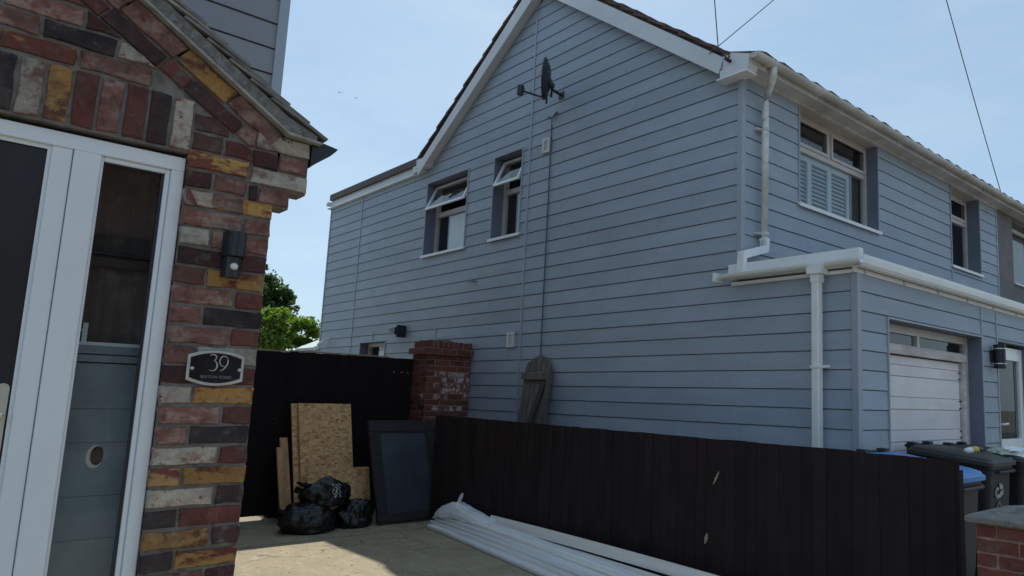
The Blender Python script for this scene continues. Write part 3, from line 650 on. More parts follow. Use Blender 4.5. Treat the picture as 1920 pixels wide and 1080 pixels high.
# vents and small wall bits of the house
def vent(u, z, n):
    w_, h_ = .155, .20
    f = frame_mb(WG, u, u+w_, z, z+h_, .016, .038, .035).build('vent', 'upvc_old', NH)
    mb = MB(); WG.box(mb, u+.035, u+w_-.035, z+.035, z+h_-.035, .016, .020); mb.build('vent_back', 'panel_frame', f)
    for i in range(3):
        mb = MB(); WG.box(mb, u+.045+i*.025, u+.056+i*.025, z+.035, z+h_-.035, .020, .032); mb.build('slat', 'upvc_old', f)
vent(-7.58, 4.62, 0); vent(-8.15, 2.12, 0)

# taupe rendered neighbour, right edge
TH = thing('rendered_house', (-6, 16, 0), 'taupe rendered house adjoining the boarded house at the right edge', 'house')
mb = MB(); WM.box(mb, 12.235, 12.94, 2.7, 4.77, -.24, .01); WM.box(mb, 12.94, 14.6, 2.7, 3.60, -.24, .01); WM.box(mb, 12.94, 14.6, 4.66, 4.77, -.24, .01); WM.box(mb, 14.6, 21, 0, 4.77, -.24, .01); WM.box(mb, 12.235, 14.6, 0, 2.7, -.24, .01)
mb.box((-12, 12.42, 0), (XM-.25, 21, 4.7)); mb.build('wall', 'render_taupe', TH)
f = frame_mb(WM, 12.95, 14.59, 3.61, 4.65, -.20, -.14, .05).build('window', 'upvc', TH)
mb = MB(); WM.box(mb, 13.0, 14.54, 3.66, 4.6, -.175, -.17); mb.build('pane', 'glass', f)
mb = MB(); WM.box(mb, 13.0, 13.2, 3.66, 4.45, -.235, -.23); mb.build('blind', 'blind', f)
mb = MB(); WM.box(mb, 12.90, 14.65, 3.58, 3.60, -.14, .05); mb.build('sill', 'upvc', TH)

# satellite dish ------------------------------------------------
def dish():
    base = Vector((-7.22, YG, 5.10)); T_ = thing('satellite_dish', base, 'dark satellite dish with its arm on the gable of the boarded house', 'satellite dish')
    c = Vector((-7.06, YG-.405, 5.37)); n = Vector((-.70, -.70, .05)).normalized()
    a = Vector((0, 0, 1))-n*n.z; a.normalize(); b = n.cross(a)
    mb = MB(); rs = []
    N = 24
    for rr, dd in ((0.001, -.045), (.07, -.041), (.14, -.027), (.20, -.004), (.232, .012), (.237, .02), (.232, .008), (.14, -.040), (.001, -.058)):
        rs.append([c+n*dd+(a*math.cos(2*math.pi*i/N)*1.12+b*math.sin(2*math.pi*i/N))*rr for i in range(N)])
    mb.rings(rs); mb.build('dish', 'dish', T_, smooth=True)
    e0 = c-a*.23-n*.03; e1 = e0+n*.33+a*.06
    mb = MB(); mb.tube([e0, e0+n*.1, e1], .013, 8); mb.build('arm', 'dish', T_)
    mb = MB(); d_ = (c-e1).normalized(); mb.tube([e1-n*.0-a*.06, e1+a*.055], .040, 10, .043); mb.tube([e1-n*.05+a*.0, e1-n*.0], .030, 10); mb.build('receiver', 'dish', T_, smooth=False)
    k = c-n*.07-a*.08; w0 = Vector((-7.24, YG-.02, 5.33))
    mb = MB(); mb.tube([c-n*.045-a*.02, k, k-n*.04], .035, 8); mb.build('clamp', 'dish', T_)
    mb = MB(); mb.tube([k+a*.04, k-Vector((0, 0, .03)), Vector((w0.x+.06, w0.y-.20, w0.z+.02)), Vector((w0.x+.05, w0.y-.20, w0.z-.10))], .019, 8); mb.tube([Vector((w0.x+.06, w0.y-.20, w0.z)), w0], .018, 8); mb.build('mast', 'dish', T_)
    mb = MB(); mb.box((w0.x-.045, w0.y-.012, w0.z-.045), (w0.x+.045, w0.y+.002, w0.z+.045)); mb.build('wall_plate', 'dish', T_)
    mb = MB(); mb.tube([e0-a*.0, e0-Vector((0, 0, .09))], .014, 6); mb.build('bolt', 'dish', T_)
dish()
mb = MB(); mb.tube([(-7.50, YG-.03, 5.10), (-7.42, YG-.04, 5.075), (-7.34, YG-.05, 5.06), (-7.26, YG-.045, 5.10), (-7.3, YG-.04, 5.12), (-7.40, YG-.035, 5.06), (-7.405, YG-.028, 4.95), (-7.405, YG-.028, 4.0), (-7.407, YG-.028, 2.5), (-7.405, YG-.028, 1.2)], .0085, 6)
tag(mb.build('wall_cable', 'cable_grey'), 'thin dark cable running down the boards below the satellite dish', 'cable')
mb = MB(); mb.tube([(-9.22, YG-.03, 3.105), (-9.10, YG-.05, 3.095), (-9.02, YG-.06, 3.075), (-8.98, YG-.03, 3.07)], .009, 6); tag(mb.build('cable_stub', 'cable_grey'), 'short stub of cable poking out of the boards below the windows', 'cable')

# floodlight, camera, up-down lamp ------------------------------
T_ = thing('floodlight', (-11.0, YG, 2.45), 'black floodlight on the boards above the rear fence', 'floodlight')
mb = MB(); mb.rings([[(-11.28, YG-.17, 2.50), (-11.28, YG-.08, 2.50), (-11.28, YG-.08, 2.475), (-11.28, YG-.17, 2.475)], [(-11.02, YG-.19, 2.515), (-11.02, YG-.04, 2.515), (-11.02, YG-.04, 2.40), (-11.02, YG-.19, 2.40)]]); mb.build('head', 'black_plastic', T_)
mb = MB(); mb.box((-11.02, YG-.17, 2.36), (-10.98, YG-.02, 2.55)); mb.build('back_plate', 'black_plastic', T_)
T_ = thing('security_camera', (-13.9, YG, 2.42), 'small white security camera near the rear corner of the boarded wall', 'security camera')
mb = MB(); mb.tube([(-14.12, YG-.16, 2.34), (-13.88, YG-.10, 2.46)], .028, 10); mb.build('body', 'upvc', T_, smooth=True)
mb = MB(); mb.tube([(-13.80, YG-.02, 2.38), (-13.83, YG-.08, 2.42), (-13.92, YG-.12, 2.46)], .02, 8); mb.tube([(-13.80, YG-.022, 2.38), (-13.80, YG-.0, 2.38)], .05, 12); mb.build('bracket', 'upvc_old', T_)
T_ = thing('up_down_lamp', (XG, 8.42, 2.1), 'black cylinder lamp between the garage door and the front door', 'wall lamp')
mb = MB(); mb.tube([(XG+.10, 8.44, 1.965), (XG+.10, 8.44, 2.175)], .062, 16); mb.build('body', 'black_plastic', T_, smooth=False)
for z in (1.985, 2.150):
    mb = MB(); mb.tube([(XG+.10, 8.44, z), (XG+.10, 8.44, z+.010)], .0655, 16); mb.build('ring', 'chrome', T_)
for z in (1.94, 2.176):
    mb = MB(); mb.tube([(XG+.10, 8.44, z), (XG+.10, 8.44, z+.024)], .066, 16); mb.build('cap', 'black_plastic', T_)
mb = MB(); mb.box((XG+.02, 8.38, 2.01), (XG+.05, 8.50, 2.14)); mb.build('wall_plate', 'black_plastic', T_)

# ------------------------------------------------------------------ brick house number 39 (left)
XP = -3.199
BH = thing('brick_porch_house', (-4.0, 0, 0), 'house with a mixed reclaimed brick porch and grey boarded upper wall, left foreground', 'house')
WP = Wall('y', XP); WU = Wall('y', -4.785)
RY = -.04                                        # ridge line in y
def rline(y0, z0, s=.65): return lambda y: z0-s*(abs(y-RY)-(y0-RY))
inner = rline(.281, 2.852, .652); split = rline(.379, 2.865, .642); outer = rline(.449, 2.923, .667)
mb = MB(); e = -.009
WP.box(mb, .672, .983, 0, 2.325, -.11, e); WP.box(mb, -1.065, -.752, 0, 2.40, -.11, e)
WP.poly(mb, [(-1.07, 2.325), (.983, 2.325), (.983, 2.45), (RY, outer(RY)-.01), (-1.07, 2.45)], -.11, e) if False else None
WP.poly(mb, [(-.752, 2.388), (.672, 2.388), (.672, 2.70), (RY, outer(RY)-.02), (-.752, 2.70)], -.11, e-.0005)
WP.poly(mb, [(.672, 2.3255), (.983, 2.3255), (1.0, 2.545), (.672, 2.765)], -.11, e)
WP.poly(mb, [(-.752, 2.388), (-.752, 2.765), (-1.08, 2.545), (-1.065, 2.388)], -.11, e)
WP.box(mb, .9835, 1.045, 2.242, 2.315, -.11, e); WP.box(mb, .9835, 1.108, 2.3155, 2.545, -.11, e); WP.box(mb, .885, .9830, 2.242, 2.325, -.105, e-.001)
for y0, y1 in ((.885, .983), (-1.065, -.965)): mb.box((-4.785, y0, 0), (XP-.1105, y1, 2.5))
mb.build('porch_wall', 'mortar', BH)
RED, DRK, BLK, YEL, ORG, CRM, WHT, MAU = 'b_red', 'b_dark', 'b_black', 'b_yellow', 'b_orange', 'b_cream', 'b_white', 'b_mauve'
def rect(u0, u1, z0, z1): g = .0062; return [(u0+g, z0+g), (u1-g, z0+g), (u1-g, z1-g), (u0+g, z1-g)]
# pier beside the door; rows listed downwards from the course whose lower joint is z=1.432
ya, yb = .664, .989
rows = {  # k: (split position 's' short first / 'l' long first, left, right)
 12: ('s', MAU, YEL), 11: ('l', MAU, MAU), 10: ('s', WHT, MAU), 9: ('l', DRK, DRK), 8: ('s', RED, YEL), 7: ('l', MAU, RED), 6: ('s', MAU, BLK), 5: ('l', MAU, RED), 4: ('s', MAU, WHT),
 3: ('l', DRK, RED), 2: ('l', MAU, MAU), 1: ('l', DRK, RED), 0: ('s', CRM, YEL), -1: ('l', MAU, RED), -2: ('s', MAU, BLK), -3: ('l', CRM, RED), -4: ('s', ORG, YEL), -5: ('l', CRM, DRK),
 -6: ('s', BLK, RED), -7: ('l', YEL, DRK), -8: ('s', BLK, ORG), -9: ('l', MAU, DRK)}
rows = {0: ('s', CRM, YEL), 1: ('l', DRK, RED), 2: ('s', MAU, WHT), 3: ('l', MAU, RED), 4: ('s', MAU, BLK), 5: ('l', MAU, RED), 6: ('s', RED, YEL), 7: ('l', DRK, DRK),
 8: ('s', WHT, MAU), 9: ('l', MAU, MAU), 10: ('s', CRM, YEL), -1: ('l', MAU, RED), -2: ('s', MAU, BLK), -3: ('l', CRM, RED), -4: ('s', ORG, YEL), -5: ('l', CRM, DRK),
 -6: ('s', BLK, RED), -7: ('l', YEL, DRK), -8: ('s', BLK, ORG), -9: ('l', MAU, DRK)}
pal = [RED, DRK, BLK, YEL, ORG, CRM, MAU, MAU, RED, CRM]
for k in range(-19, 11):
    z0 = 1.432+.075*k
    if k in rows: t, a, b = rows[k]
    else: t, a, b = ('s' if k % 2 == 0 else 'l'), random.choice(pal), random.choice(pal)
    s = ya+.1075 if t == 's' else yb-.1075
    s += random.uniform(-.006, .006); e1 = yb+random.uniform(-.002, .003)
    brick(WP, BH, rect(ya, s, z0, z0+.075), a); brick(WP, BH, rect(s, e1, z0, z0+.075), b)
# courses above the pier, right of the soldiers
hp = lambda p: clip(p, .652, 1, inner(.281)+.652*.281-.004)
for z0, bs in ((2.182+.0, []),
               (2.257-.0, [(.664, .762, DRK), (.762, .885, MAU)]), (2.332, [(.664, .885, ORG)]), (2.407, [(.672, .785, RED), (.785, .9, RED)]), (2.482, [(.672, .80, DRK)])):
    for a, b, c in bs: brick(WP, BH, hp(rect(a, b, z0, z0+.075)), c)
brick(WP, BH, rect(.664, .885, 2.182, 2.257), MAU)   # under the lintel course
# corbelled corner column
for a, b, z0, z1, c in ((.885, .925, 2.247, 2.318, DRK), (.925, 1.050, 2.247, 2.318, MAU), (.887, 1.116, 2.318, 2.393, WHT), (.887, .990, 2.393, 2.467, DRK), (.990, 1.113, 2.393, 2.467, MAU), (.893, 1.113, 2.467, 2.545, CRM)):
    brick(WP, BH, rect(a, b, z0, z1), c, proud=.004)
brick(WP, BH, rect(.885, .989, 2.182, 2.247), ORG)
# soldier course over the door
cs = [BLK, CRM, YEL, RED, MAU, RED, DRK, CRM]
for i in range(8):
    a = .672-.075*(8-i)
    brick(WP, BH, rect(a, a+.075, 2.393, 2.603), cs[i])
for i in range(11):
    a = .072-.075*(i+1)
    brick(WP, BH, rect(a, a+.075, 2.393, 2.603), random.choice(pal))
# courses in the gable
known = {0: [(.083, .300, ORG), (.300, .525, MAU)], 1: [(-.03, .190, MAU), (.190, .408, BLK), (.408, .6, CRM)], 2: [(.085, .305, MAU), (.305, .5, DRK)], 3: [(-.02, .195, MAU), (.195, .45, RED)]}
hl = lambda p: clip(p, -.652, 1, inner(.281)+.652*(-RY*2+.281)-.004+0*1) if False else [q for q in p]
def gab(p):
    p = clip(p, .652, 1, inner(.281)+.652*.281-.004)
    if len(p) > 2: p = clip(p, -.652, 1, inner(RY)+.652*(-RY)-.004)
    return p
for r in range(6):
    z0 = 2.603+.075*r; lst = list(known.get(r, []))
    mn = min([q[0] for q in lst]) if lst else .19-.1075*(r % 2)
    if not lst: lst.append((mn, mn+.222, random.choice(pal)))
    a = mn
    while a > -.8: lst.append((a-.222, a, random.choice(pal))); a -= .222
    for a, b, c in lst:
        p = gab(rect(a, b, z0, z0+.075))
        brick(WP, BH, p, c)
# two raking rows following the roof
def rake(fn_lo, fn_hi, lens, cols, sgn=1, start=0.02):
    al = math.atan(.652); d = .0; u = start
    i = 0
    while True:
        l = lens[i % len(lens)]; du = l*math.cos(al); a, b = RY+u, RY+u+du
        if a > .93 : break
        b = min(b, .985)
        pts = [(a, fn_lo(a)), (b, fn_lo(b)), (b, fn_hi(b)), (a, fn_hi(a))]
        # square the ends to the slope
        h = (fn_hi(a)-fn_lo(a)); off = h*math.sin(al)*math.cos(al)
        pts = [(a, fn_lo(a)), (b, fn_lo(b)), (b+off, fn_hi(b+off)), (a+off, fn_hi(a+off))]
        g = .0045; pts[0] = (pts[0][0]+g, pts[0][1]+.002); pts[3] = (pts[3][0]+g, pts[3][1]-.003); pts[1] = (pts[1][0]-g, pts[1][1]+.002); pts[2] = (pts[2][0]-g, pts[2][1]-.003)
        pts = clip(pts, 0, -1, -2.470)
        pts = clip(pts, 1, 0, .985)
        if fn_lo is inner: pts = clip(pts, 1, 0, .893) if pts else pts
        if sgn < 0: pts = [(2*RY-p, q) for p, q in pts][::-1]
        brick(WP, BH, pts, cols[i % len(cols)] if sgn > 0 else random.choice(pal), proud=.003)
        u += du; i += 1
lo_o = lambda y: split(y)+.006
rake(inner, lambda y: split(y)-.004, [.225, .112], [DRK, RED, DRK, RED, DRK, MAU, DRK, MAU], 1, .10-.0)
rake(lo_o, lambda y: outer(y)-.004, [.225], [RED, MAU, MAU, YEL, MAU, RED], 1, .06)
rake(inner, lambda y: split(y)-.004, [.225, .112], [DRK], -1, .10); rake(lo_o, lambda y: outer(y)-.004, [.225], [MAU], -1, .06)
# eaves brick right under the verge end
# porch roof: undercloak, mortar bed, plain tiles
def porch_roof():
    for sg in (1, -1):
        f = (lambda y: y) if sg > 0 else (lambda y: 2*RY-y)
        def pol(lo, hi, y0, y1, n0, n1, name, m, flat=True):
            pts = [(y0, outer(y0)+lo), (y1, outer(y1)+lo)]
            top = [(y1, outer(y1)+hi), (y0, outer(y0)+hi)]
            mb = MB(); WP.poly(mb, [(f(a), b) for a, b in pts+top], n0, n1); return mb.build(name, m, BH)
        pol(0, .012, RY, 1.010, -.05, .036, 'undercloak', 'undercloak')
        mb = MB(); WP.poly(mb, [(f(a), b) for a, b in ((1.010, 2.549), (1.142, 2.540), (1.146, 2.550), (1.010, 2.561))], -.05, .038); mb.build('undercloak', 'undercloak', BH)
        mb = MB(); WP.poly(mb, [(f(a), b) for a, b in ((RY, outer(RY)+.0125), (1.01, outer(1.01)+.0125), (1.120, 2.5512), (1.125, 2.575), (1.0, outer(1.0)+.072), (RY, outer(RY)+.074))], -.04, .026); mb.build('verge_mortar', 'mortar_rough', BH)
        # tiles, gauge 100 mm, three thick along the verge
        al = math.atan(.667); d = Vector((math.cos(al), -math.sin(al))); nn = Vector((math.sin(al), math.cos(al)))
        st = Vector((RY+.0, outer(RY)+.104))
        L_ = (1.165-RY)/math.cos(al); k = 0; t = .04
        while t < L_:
            j = [random.uniform(-.004, .004) for _ in range(3)]
            s0 = max(t-.265, 0)
            a = st+d*s0+nn*(-.026*(t-s0)/.265); b = st+d*(t+j[2])+nn*(.010+j[0]*.5); th = .012
            m_ = (a+b)/2+nn*.004
            q = [a, m_, b, b+nn*th, m_+nn*th, a+nn*th]
            pts = [(f(p.x), p.y) for p in q]
            mb = MB(); WP.poly(mb, pts, -.14, .034+j[1]*1.2); mb.build('roof_tile', 'slate', BH); t += .1
        a = st+nn*(-.012); b = st+d*L_+nn*(-.012); q = [a, b, b+nn*.02, a+nn*.02]
        mb = MB(); WP.poly(mb, [(f(p.x), p.y) for p in q], -1.585, -.14); mb.build('roof', 'slate', BH)
    mb = MB(); mb.tube([(-4.785, RY, outer(RY)+.15), (XP+.04, RY, outer(RY)+.15)], .06, 10); mb.build('ridge_tile', 'slate', BH)
    mb = MB(); q = [(1.113, 2.545), (1.150, 2.560), (1.222, 2.548), (1.214, 2.535), (1.190, 2.508), (1.155, 2.486), (1.113, 2.440)]
    mb.rings([[(XP+.006, a, b) for a, b in q], [(-4.78, a, b) for a, b in q]]); mb.build('gutter', 'black_plastic', BH)
porch_roof()
# upper boarded wall of 39 with its roof
mb = MB(); WU.box(mb, -5, 1.40, 0, 5.2, -.24, 0); mb.box((-13, 1.20, 0), (-5.03, 1.42, 5.2)); mb.box((-13, -5, 0), (-12.8, 1.2, 5.2)); mb.box((-13, -5.2, 0), (-4.785, -5.0, 5.2)); mb.build('wall', 'room', BH)
siding(WU, BH, lambda z: -2.6, lambda z: 1.388, 2.45, 5.2, .139, [], [], m='siding39')
mb = MB(); mb.rings([[(a, b, 2.3) for a, b in ((-4.785, 1.385), (-4.757, 1.385), (-4.757, 1.443), (-4.84, 1.443), (-4.84, 1.42), (-4.785, 1.42))], [(a, b, 5.2) for a, b in ((-4.785, 1.385), (-4.757, 1.385), (-4.757, 1.443), (-4.84, 1.443), (-4.84, 1.42), (-4.785, 1.42))]]); mb.build('corner_trim', 'trim', BH)
mb = MB(); mb.rings([[(-4.5, y, 5.15), (-8.9, y, 7.9), (-13.3, y, 5.15), (-13.3, y, 5.05), (-8.9, y, 7.75), (-4.5, y, 5.05)] for y in (-5.3, 1.55)]); mb.build('roof', 'rooftile', BH)
mb = MB(); mb.add([(-5.0, 1.41, 5.19), (-12.9, 1.41, 5.19), (-8.9, 1.41, 7.7), (-5.0, 1.2, 5.19), (-12.9, 1.2, 5.19), (-8.9, 1.2, 7.7)], [(0, 1, 2), (3, 5, 4), (0, 3, 4, 1), (1, 4, 5, 2), (2, 5, 3, 0)]); mb.build('gable_wall', 'siding39', BH)
# door set: white frame, black door, side light
def porch_door():
    n = -.030; W = WP; z1 = 2.372
    fr = MB()
    W.box(fr, -.75, .668, 2.318, z1, n-.06, n)                # head
    W.box(fr, .603+.022, .668, .30, 2.318, n-.06, n-.001)     # right jamb
    W.box(fr, .268, .3265, .30, 2.318, n-.06, n-.004)         # door post
    W.box(fr, .3285, .408, .30, 2.318, n-.06, n+.003)         # side-light left jamb
    W.box(fr, .408, .625, .30, .42, n-.06, n-.001); W.box(fr, -.75, -.69, .30, 2.318, n-.06, n-.001); W.box(fr, -.75, .668, .24, .2985, n-.06, n+.03)
    d = fr.build('door_frame', 'upvc_door', BH, bevel=.003)
    mb = MB()                                                   # glazing beads
    W.box(mb, .408, .418, .42, 2.318, n-.03, n-.012); W.box(mb, .608, .6245, .42, 2.318, n-.03, n-.012); W.box(mb, .418, .608, 2.300, 2.318, n-.03, n-.012); W.box(mb, .418, .608, .42, .434, n-.03, n-.012)
    mb.build('glazing_bead', 'upvc_door', d, bevel=.003)
    mb = MB(); W.box(mb, .598, .608, .43, 2.302, n-.028, n-.022); W.box(mb, .418, .598, 2.294, 2.302, n-.028, n-.022); mb.build('gasket', 'black_plastic', d)
    mb = MB(); W.box(mb, .408, .612, .42, 2.312, n-.036, n-.032); mb.build('pane', 'glass_side', d)
    mb = MB(); W.box(mb, -.69, .2675, .30, 2.318, n-.055, n-.022); dr = mb.build('door', 'black_door', BH)
    mb = MB(); W.box(mb, .258, .2678, .30, 2.3178, n-.02, n-.012); W.box(mb, -.69, .258, 2.304, 2.3178, n-.02, n-.012); mb.build('weather_seal', 'upvc_door', d)
    # long-plate handle
    mb = MB(); N = 10; ring = []
    for i in range(N+1): t = math.pi*i/N; ring.append((.236+.0165*math.cos(t), 1.478+.0165*math.sin(t)))
    for i in range(N+1): t = math.pi+math.pi*i/N; ring.append((.236+.0165*math.cos(t), 1.272+.0165*math.sin(t)))
    W.poly(mb, ring, n-.022, n-.012); h = mb.build('handle', 'chrome', dr, bevel=.0015)
    for z in (1.392, 1.332):
        mb = MB(); c = W.P(.236, z, n-.012); mb.tube([c, (c[0]+(.03 if z > 1.35 else .004), c[1], c[2])], .0085 if z > 1.35 else .006, 12); mb.build('keyhole' if z < 1.35 else 'spindle', 'panel_frame', dr)
    mb = MB(); c = W.P(.236, 1.392, n-.012); mb.tube([(c[0]+.03, c[1]+.005, c[2]), (c[0]+.035, c[1]-.10, c[2])], .009, 8); mb.build('lever', 'chrome', dr)
    # added sheet, frame and curtain: stand-ins for the street mirrored in the pane
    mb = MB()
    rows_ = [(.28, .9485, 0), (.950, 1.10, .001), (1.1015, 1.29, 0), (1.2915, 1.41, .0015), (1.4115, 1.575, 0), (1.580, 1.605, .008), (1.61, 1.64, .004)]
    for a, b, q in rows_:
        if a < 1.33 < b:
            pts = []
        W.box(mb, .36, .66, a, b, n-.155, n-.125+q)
    pn = mb.build('reflection_panel', 'reflection_blue', BH)
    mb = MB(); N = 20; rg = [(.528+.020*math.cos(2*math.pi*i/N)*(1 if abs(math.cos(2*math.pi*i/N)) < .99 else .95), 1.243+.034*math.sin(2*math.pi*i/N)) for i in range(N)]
    W.poly(mb, rg, n-.124, n-.1215); mb.build('reflection_slot', 'b_dark', pn)
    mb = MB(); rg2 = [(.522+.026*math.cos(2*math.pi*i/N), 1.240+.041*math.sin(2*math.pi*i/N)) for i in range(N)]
    W.poly(mb, rg2, n-.1255, n-.1232); mb.build('reflection_slot_rim', 'sign_metal', pn)
    mb = MB()                                                     # mirrored white window frame, built as bars above the sheet
    W.box(mb, .36, .66, 1.640, 1.652, n-.15, n-.12); W.box(mb, .437, .452, 1.652, 1.72, n-.15, n-.12); W.box(mb, .36, .437, 1.69, 1.697, n-.15, n-.125)
    mb.build('reflection_frame', 'shutter', BH)
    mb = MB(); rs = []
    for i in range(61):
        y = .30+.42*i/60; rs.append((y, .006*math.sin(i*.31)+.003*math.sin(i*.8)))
    mb.rings([[W.P(y, 1.60, n-.20+q) for y, q in rs]+[W.P(y, 1.60, n-.21+q) for y, q in rs[::-1]], [W.P(y, 2.40, n-.20+q) for y, q in rs]+[W.P(y, 2.40, n-.21+q) for y, q in rs[::-1]]]); mb.build('curtain', 'curtain_brown', BH)  # brown sheet added in place of the dark reflection above
    mb = MB(); W.box(mb, .30, .70, 1.985, 1.995, n-.19, n-.175); W.box(mb, .30, .70, 1.94, 1.975, n-.19, n-.178); mb.build('reflection_band', 'panel_frame', BH)
    mb = MB(); W.box(mb, -.9, .88, .2, 2.45, -.6, -.58); mb.build('room_wall', 'room', BH)
porch_door()

# wall lamp on the pier
T_ = thing('sensor_wall_lamp', (XP, .85, 2.0), 'black half-round wall lamp with a white motion sensor on the brick pier', 'wall lamp')
def halfround(mb, y, z0, z1, ry, rx, n=12):
    ring = [(XP+.006+rx*math.sin(math.pi*i/n), y-ry*math.cos(math.pi*i/n)) for i in range(n+1)]
    mb.rings([[(a, b, z0) for a, b in ring], [(a, b, z1) for a, b in ring]])
mb = MB(); halfround(mb, .853, 2.006, 2.103, .040, .075); mb.build('shade', 'black_plastic', T_)
mb = MB(); halfround(mb, .851, 1.925, 2.004, .034, .050, 8); mb.build('body', 'black_plastic', T_)
mb = MB(); c = (XP+.056, .850, 1.966); mb.tube([c, (c[0]+.004, c[1], c[2]), (c[0]+.010, c[1], c[2])], .0148, 16, .010); mb.build('motion_sensor', 'sensor', T_, smooth=True)
# house number sign
T_ = thing('house_number_sign', (XP, .84, 1.575), 'curved black sign reading 39 with a silver rim on the brick pier', 'sign')
def sign():
    y0, y1, zc = .742, .936, 1.573
    def outl(ins, n):
        pts = []; N = 14; hw = (y1-y0)/2-ins; yc = (y0+y1)/2
        for i in range(N+1): t = -1+2*i/N; pts.append((yc+hw*t, zc+.047-ins+.020*(1-t*t)))
        for i in range(N+1): t = 1-2*i/N; pts.append((yc+hw*t, zc-.047+ins-.020*(1-t*t)))
        return [WP.P(a, b, n) for a, b in pts]
    mb = MB(); mb.rings([outl(0, .002), outl(0, .009), outl(.002, .011), outl(.008, .011), outl(.010, .0085)], cap=True); mb.build('rim', 'sign_metal', T_)
    mb = MB(); mb.rings([outl(.010, .0087), outl(.0102, .0094)]); mb.build('plate', 'sign_black', T_)
    for y in (y0+.017, y1-.014):
        mb = MB(); c = WP.P(y, zc-.004, .0095); mb.tube([c, (c[0]+.003, c[1], c[2]), (c[0]+.005, c[1], c[2])], .008, 12, .003); mb.build('screw', 'sign_metal', T_, smooth=True)
    def ribbon(pts, ws, name='numeral'):
        rs = []; P_ = [Vector(p) for p in pts]; up_, dn = [], []
        for i, p in enumerate(P_):
            t = (P_[min(i+1, len(P_)-1)]-P_[max(i-1, 0)]).normalized(); nn = Vector((-t.y, t.x)); wd = ws[i]/2
            up_.append(p+nn*wd); dn.append(p-nn*wd)
        mb = MB()
        for i in range(len(P_)-1):
            q = [up_[i], up_[i+1], dn[i+1], dn[i]]
            mb.rings([[WP.P(a.x, a.y, .0094) for a in q], [WP.P(a.x, a.y, .0104) for a in q]])
        return mb
    def arc(cx, cz, rx, rz, a0, a1, n=12): return [(cx+rx*math.cos(R(a0+(a1-a0)*i/n)), cz+rz*math.sin(R(a0+(a1-a0)*i/n))) for i in range(n+1)]
    s = .0036
    p3 = arc(.8255, 1.6135, .0115, .0115, 150, -60)+arc(.8265, 1.582, .0155, .0200, 80, -100, 14)+[(.820, 1.5640), (.8165, 1.5665)]
    w3 = [.0018+.0022*math.sin(math.pi*i/12) for i in range(13)]+[.0018+.0028*math.sin(math.pi*i/14) for i in range(15)]+[.0026, .0014]
    ribbon(p3, w3).build('numeral', 'sign_metal', T_)
    p9 = arc(.8640, 1.6005, .0145, .0195, -75, -350, 20)+[(.8775, 1.592), (.8735, 1.582), (.8665, 1.572), (.858, 1.5645), (.853, 1.5625)]
    w9 = [.0014+.0020*abs(math.sin(math.pi*i/20)) for i in range(20)]+[.0042]+[.0046, .0042, .0036, .0026, .0014]
    ribbon(p9, w9).build('numeral', 'sign_metal', T_)
    cu = bpy.data.curves.new('street_name', 'FONT'); cu.body = 'SEATON ROAD'; cu.size = .0150; cu.extrude = .0004; cu.align_x = 'CENTER'; cu.space_character = 1.05
    o = bpy.data.objects.new('street_name', cu); C.objects.link(o); o.parent = T_; o.location = Vector((XP+.0099, .842, 1.5345))-BASE[T_.name]; o.rotation_euler = (R(90), 0, R(90)); cu.materials.append(M['paint_grey'])
    me = bpy.data.meshes.new_from_object(o); o2 = bpy.data.objects.new('street_name', me); C.objects.link(o2); o2.parent = T_; o2.location = o.location; o2.rotation_euler = o.rotation_euler; bpy.data.objects.remove(o); o2.name = 'street_name'
sign()

# ------------------------------------------------------------------ fences, gate, piers
def boards(parent, fn, a0, a1, ztop, zbot, wd=.10, th=.0035, m='fence'):
    """feather-edge boards, each its own object; fn(u, n, z)->point"""
    u = a0; i = 0
    while u < a1-.02:
        e = min(u+wd+.012, a1); t = ztop(u)+random.uniform(-.003, .003)
        mb = MB(); j = random.uniform(-.002, .002)
        vs = [fn(u, .004+j, zbot), fn(e, .004+th+j, zbot), fn(e, -.004, zbot), fn(u, -.004, zbot)]
        vt = [fn(u, .004+j, t), fn(e, .004+th+j, t), fn(e, -.004, t), fn(u, -.004, t)]
        mb.rings([vs, vt]); mb.build('board', m, parent)
        u += wd; i += 1
FY = 4.60
T_ = thing('long_fence', (-5.3, FY, 0), 'low fence of near-black vertical boards running along the driveway in front of the boarded house', 'fence')
ft = lambda x: 1.247-.009*(x+8.8) if x < -3 else 1.195-.02*(x+3)
boards(T_, lambda u, n, z: (u, FY-n, z), -8.24, -1.90, ft, .02)
mb = MB()
for z in (.3, .95): mb.box((-8.20, FY+.006, z), (-1.93, FY+.05, z+.08))
mb.build('rail', 'fence', T_)
for x in (-8.16, -6.1, -4.1, -1.97):
    mb = MB(); mb.box((x-.04, FY+.052, 0), (x+.04, FY+.13, ft(x)-.06)); mb.build('post', 'fence', T_)
for (xa, za, xb, zb, wd) in ((-3.775, .955, -3.83, .85, .011), (-3.885, .475, -3.905, .39, .016)):
    mb = MB(); d = Vector((xb-xa, zb-za)); N = 7; L1, R1 = [], []
    for i in range(N):
        t = i/(N-1); h = wd*math.sin(math.pi*(.08+.84*t))*random.uniform(.7, 1.2); x = xa+d.x*t; z = za+d.y*t
        L1.append((x-h, z)); R1.append((x+h, z))
    ring = L1+R1[::-1]; mb.rings([[(a, FY-.0235, b) for a, b in ring], [(a, FY-.0262, b) for a, b in ring]]); mb.build('chipped_patch', 'fence_chip_lit_edge', T_)
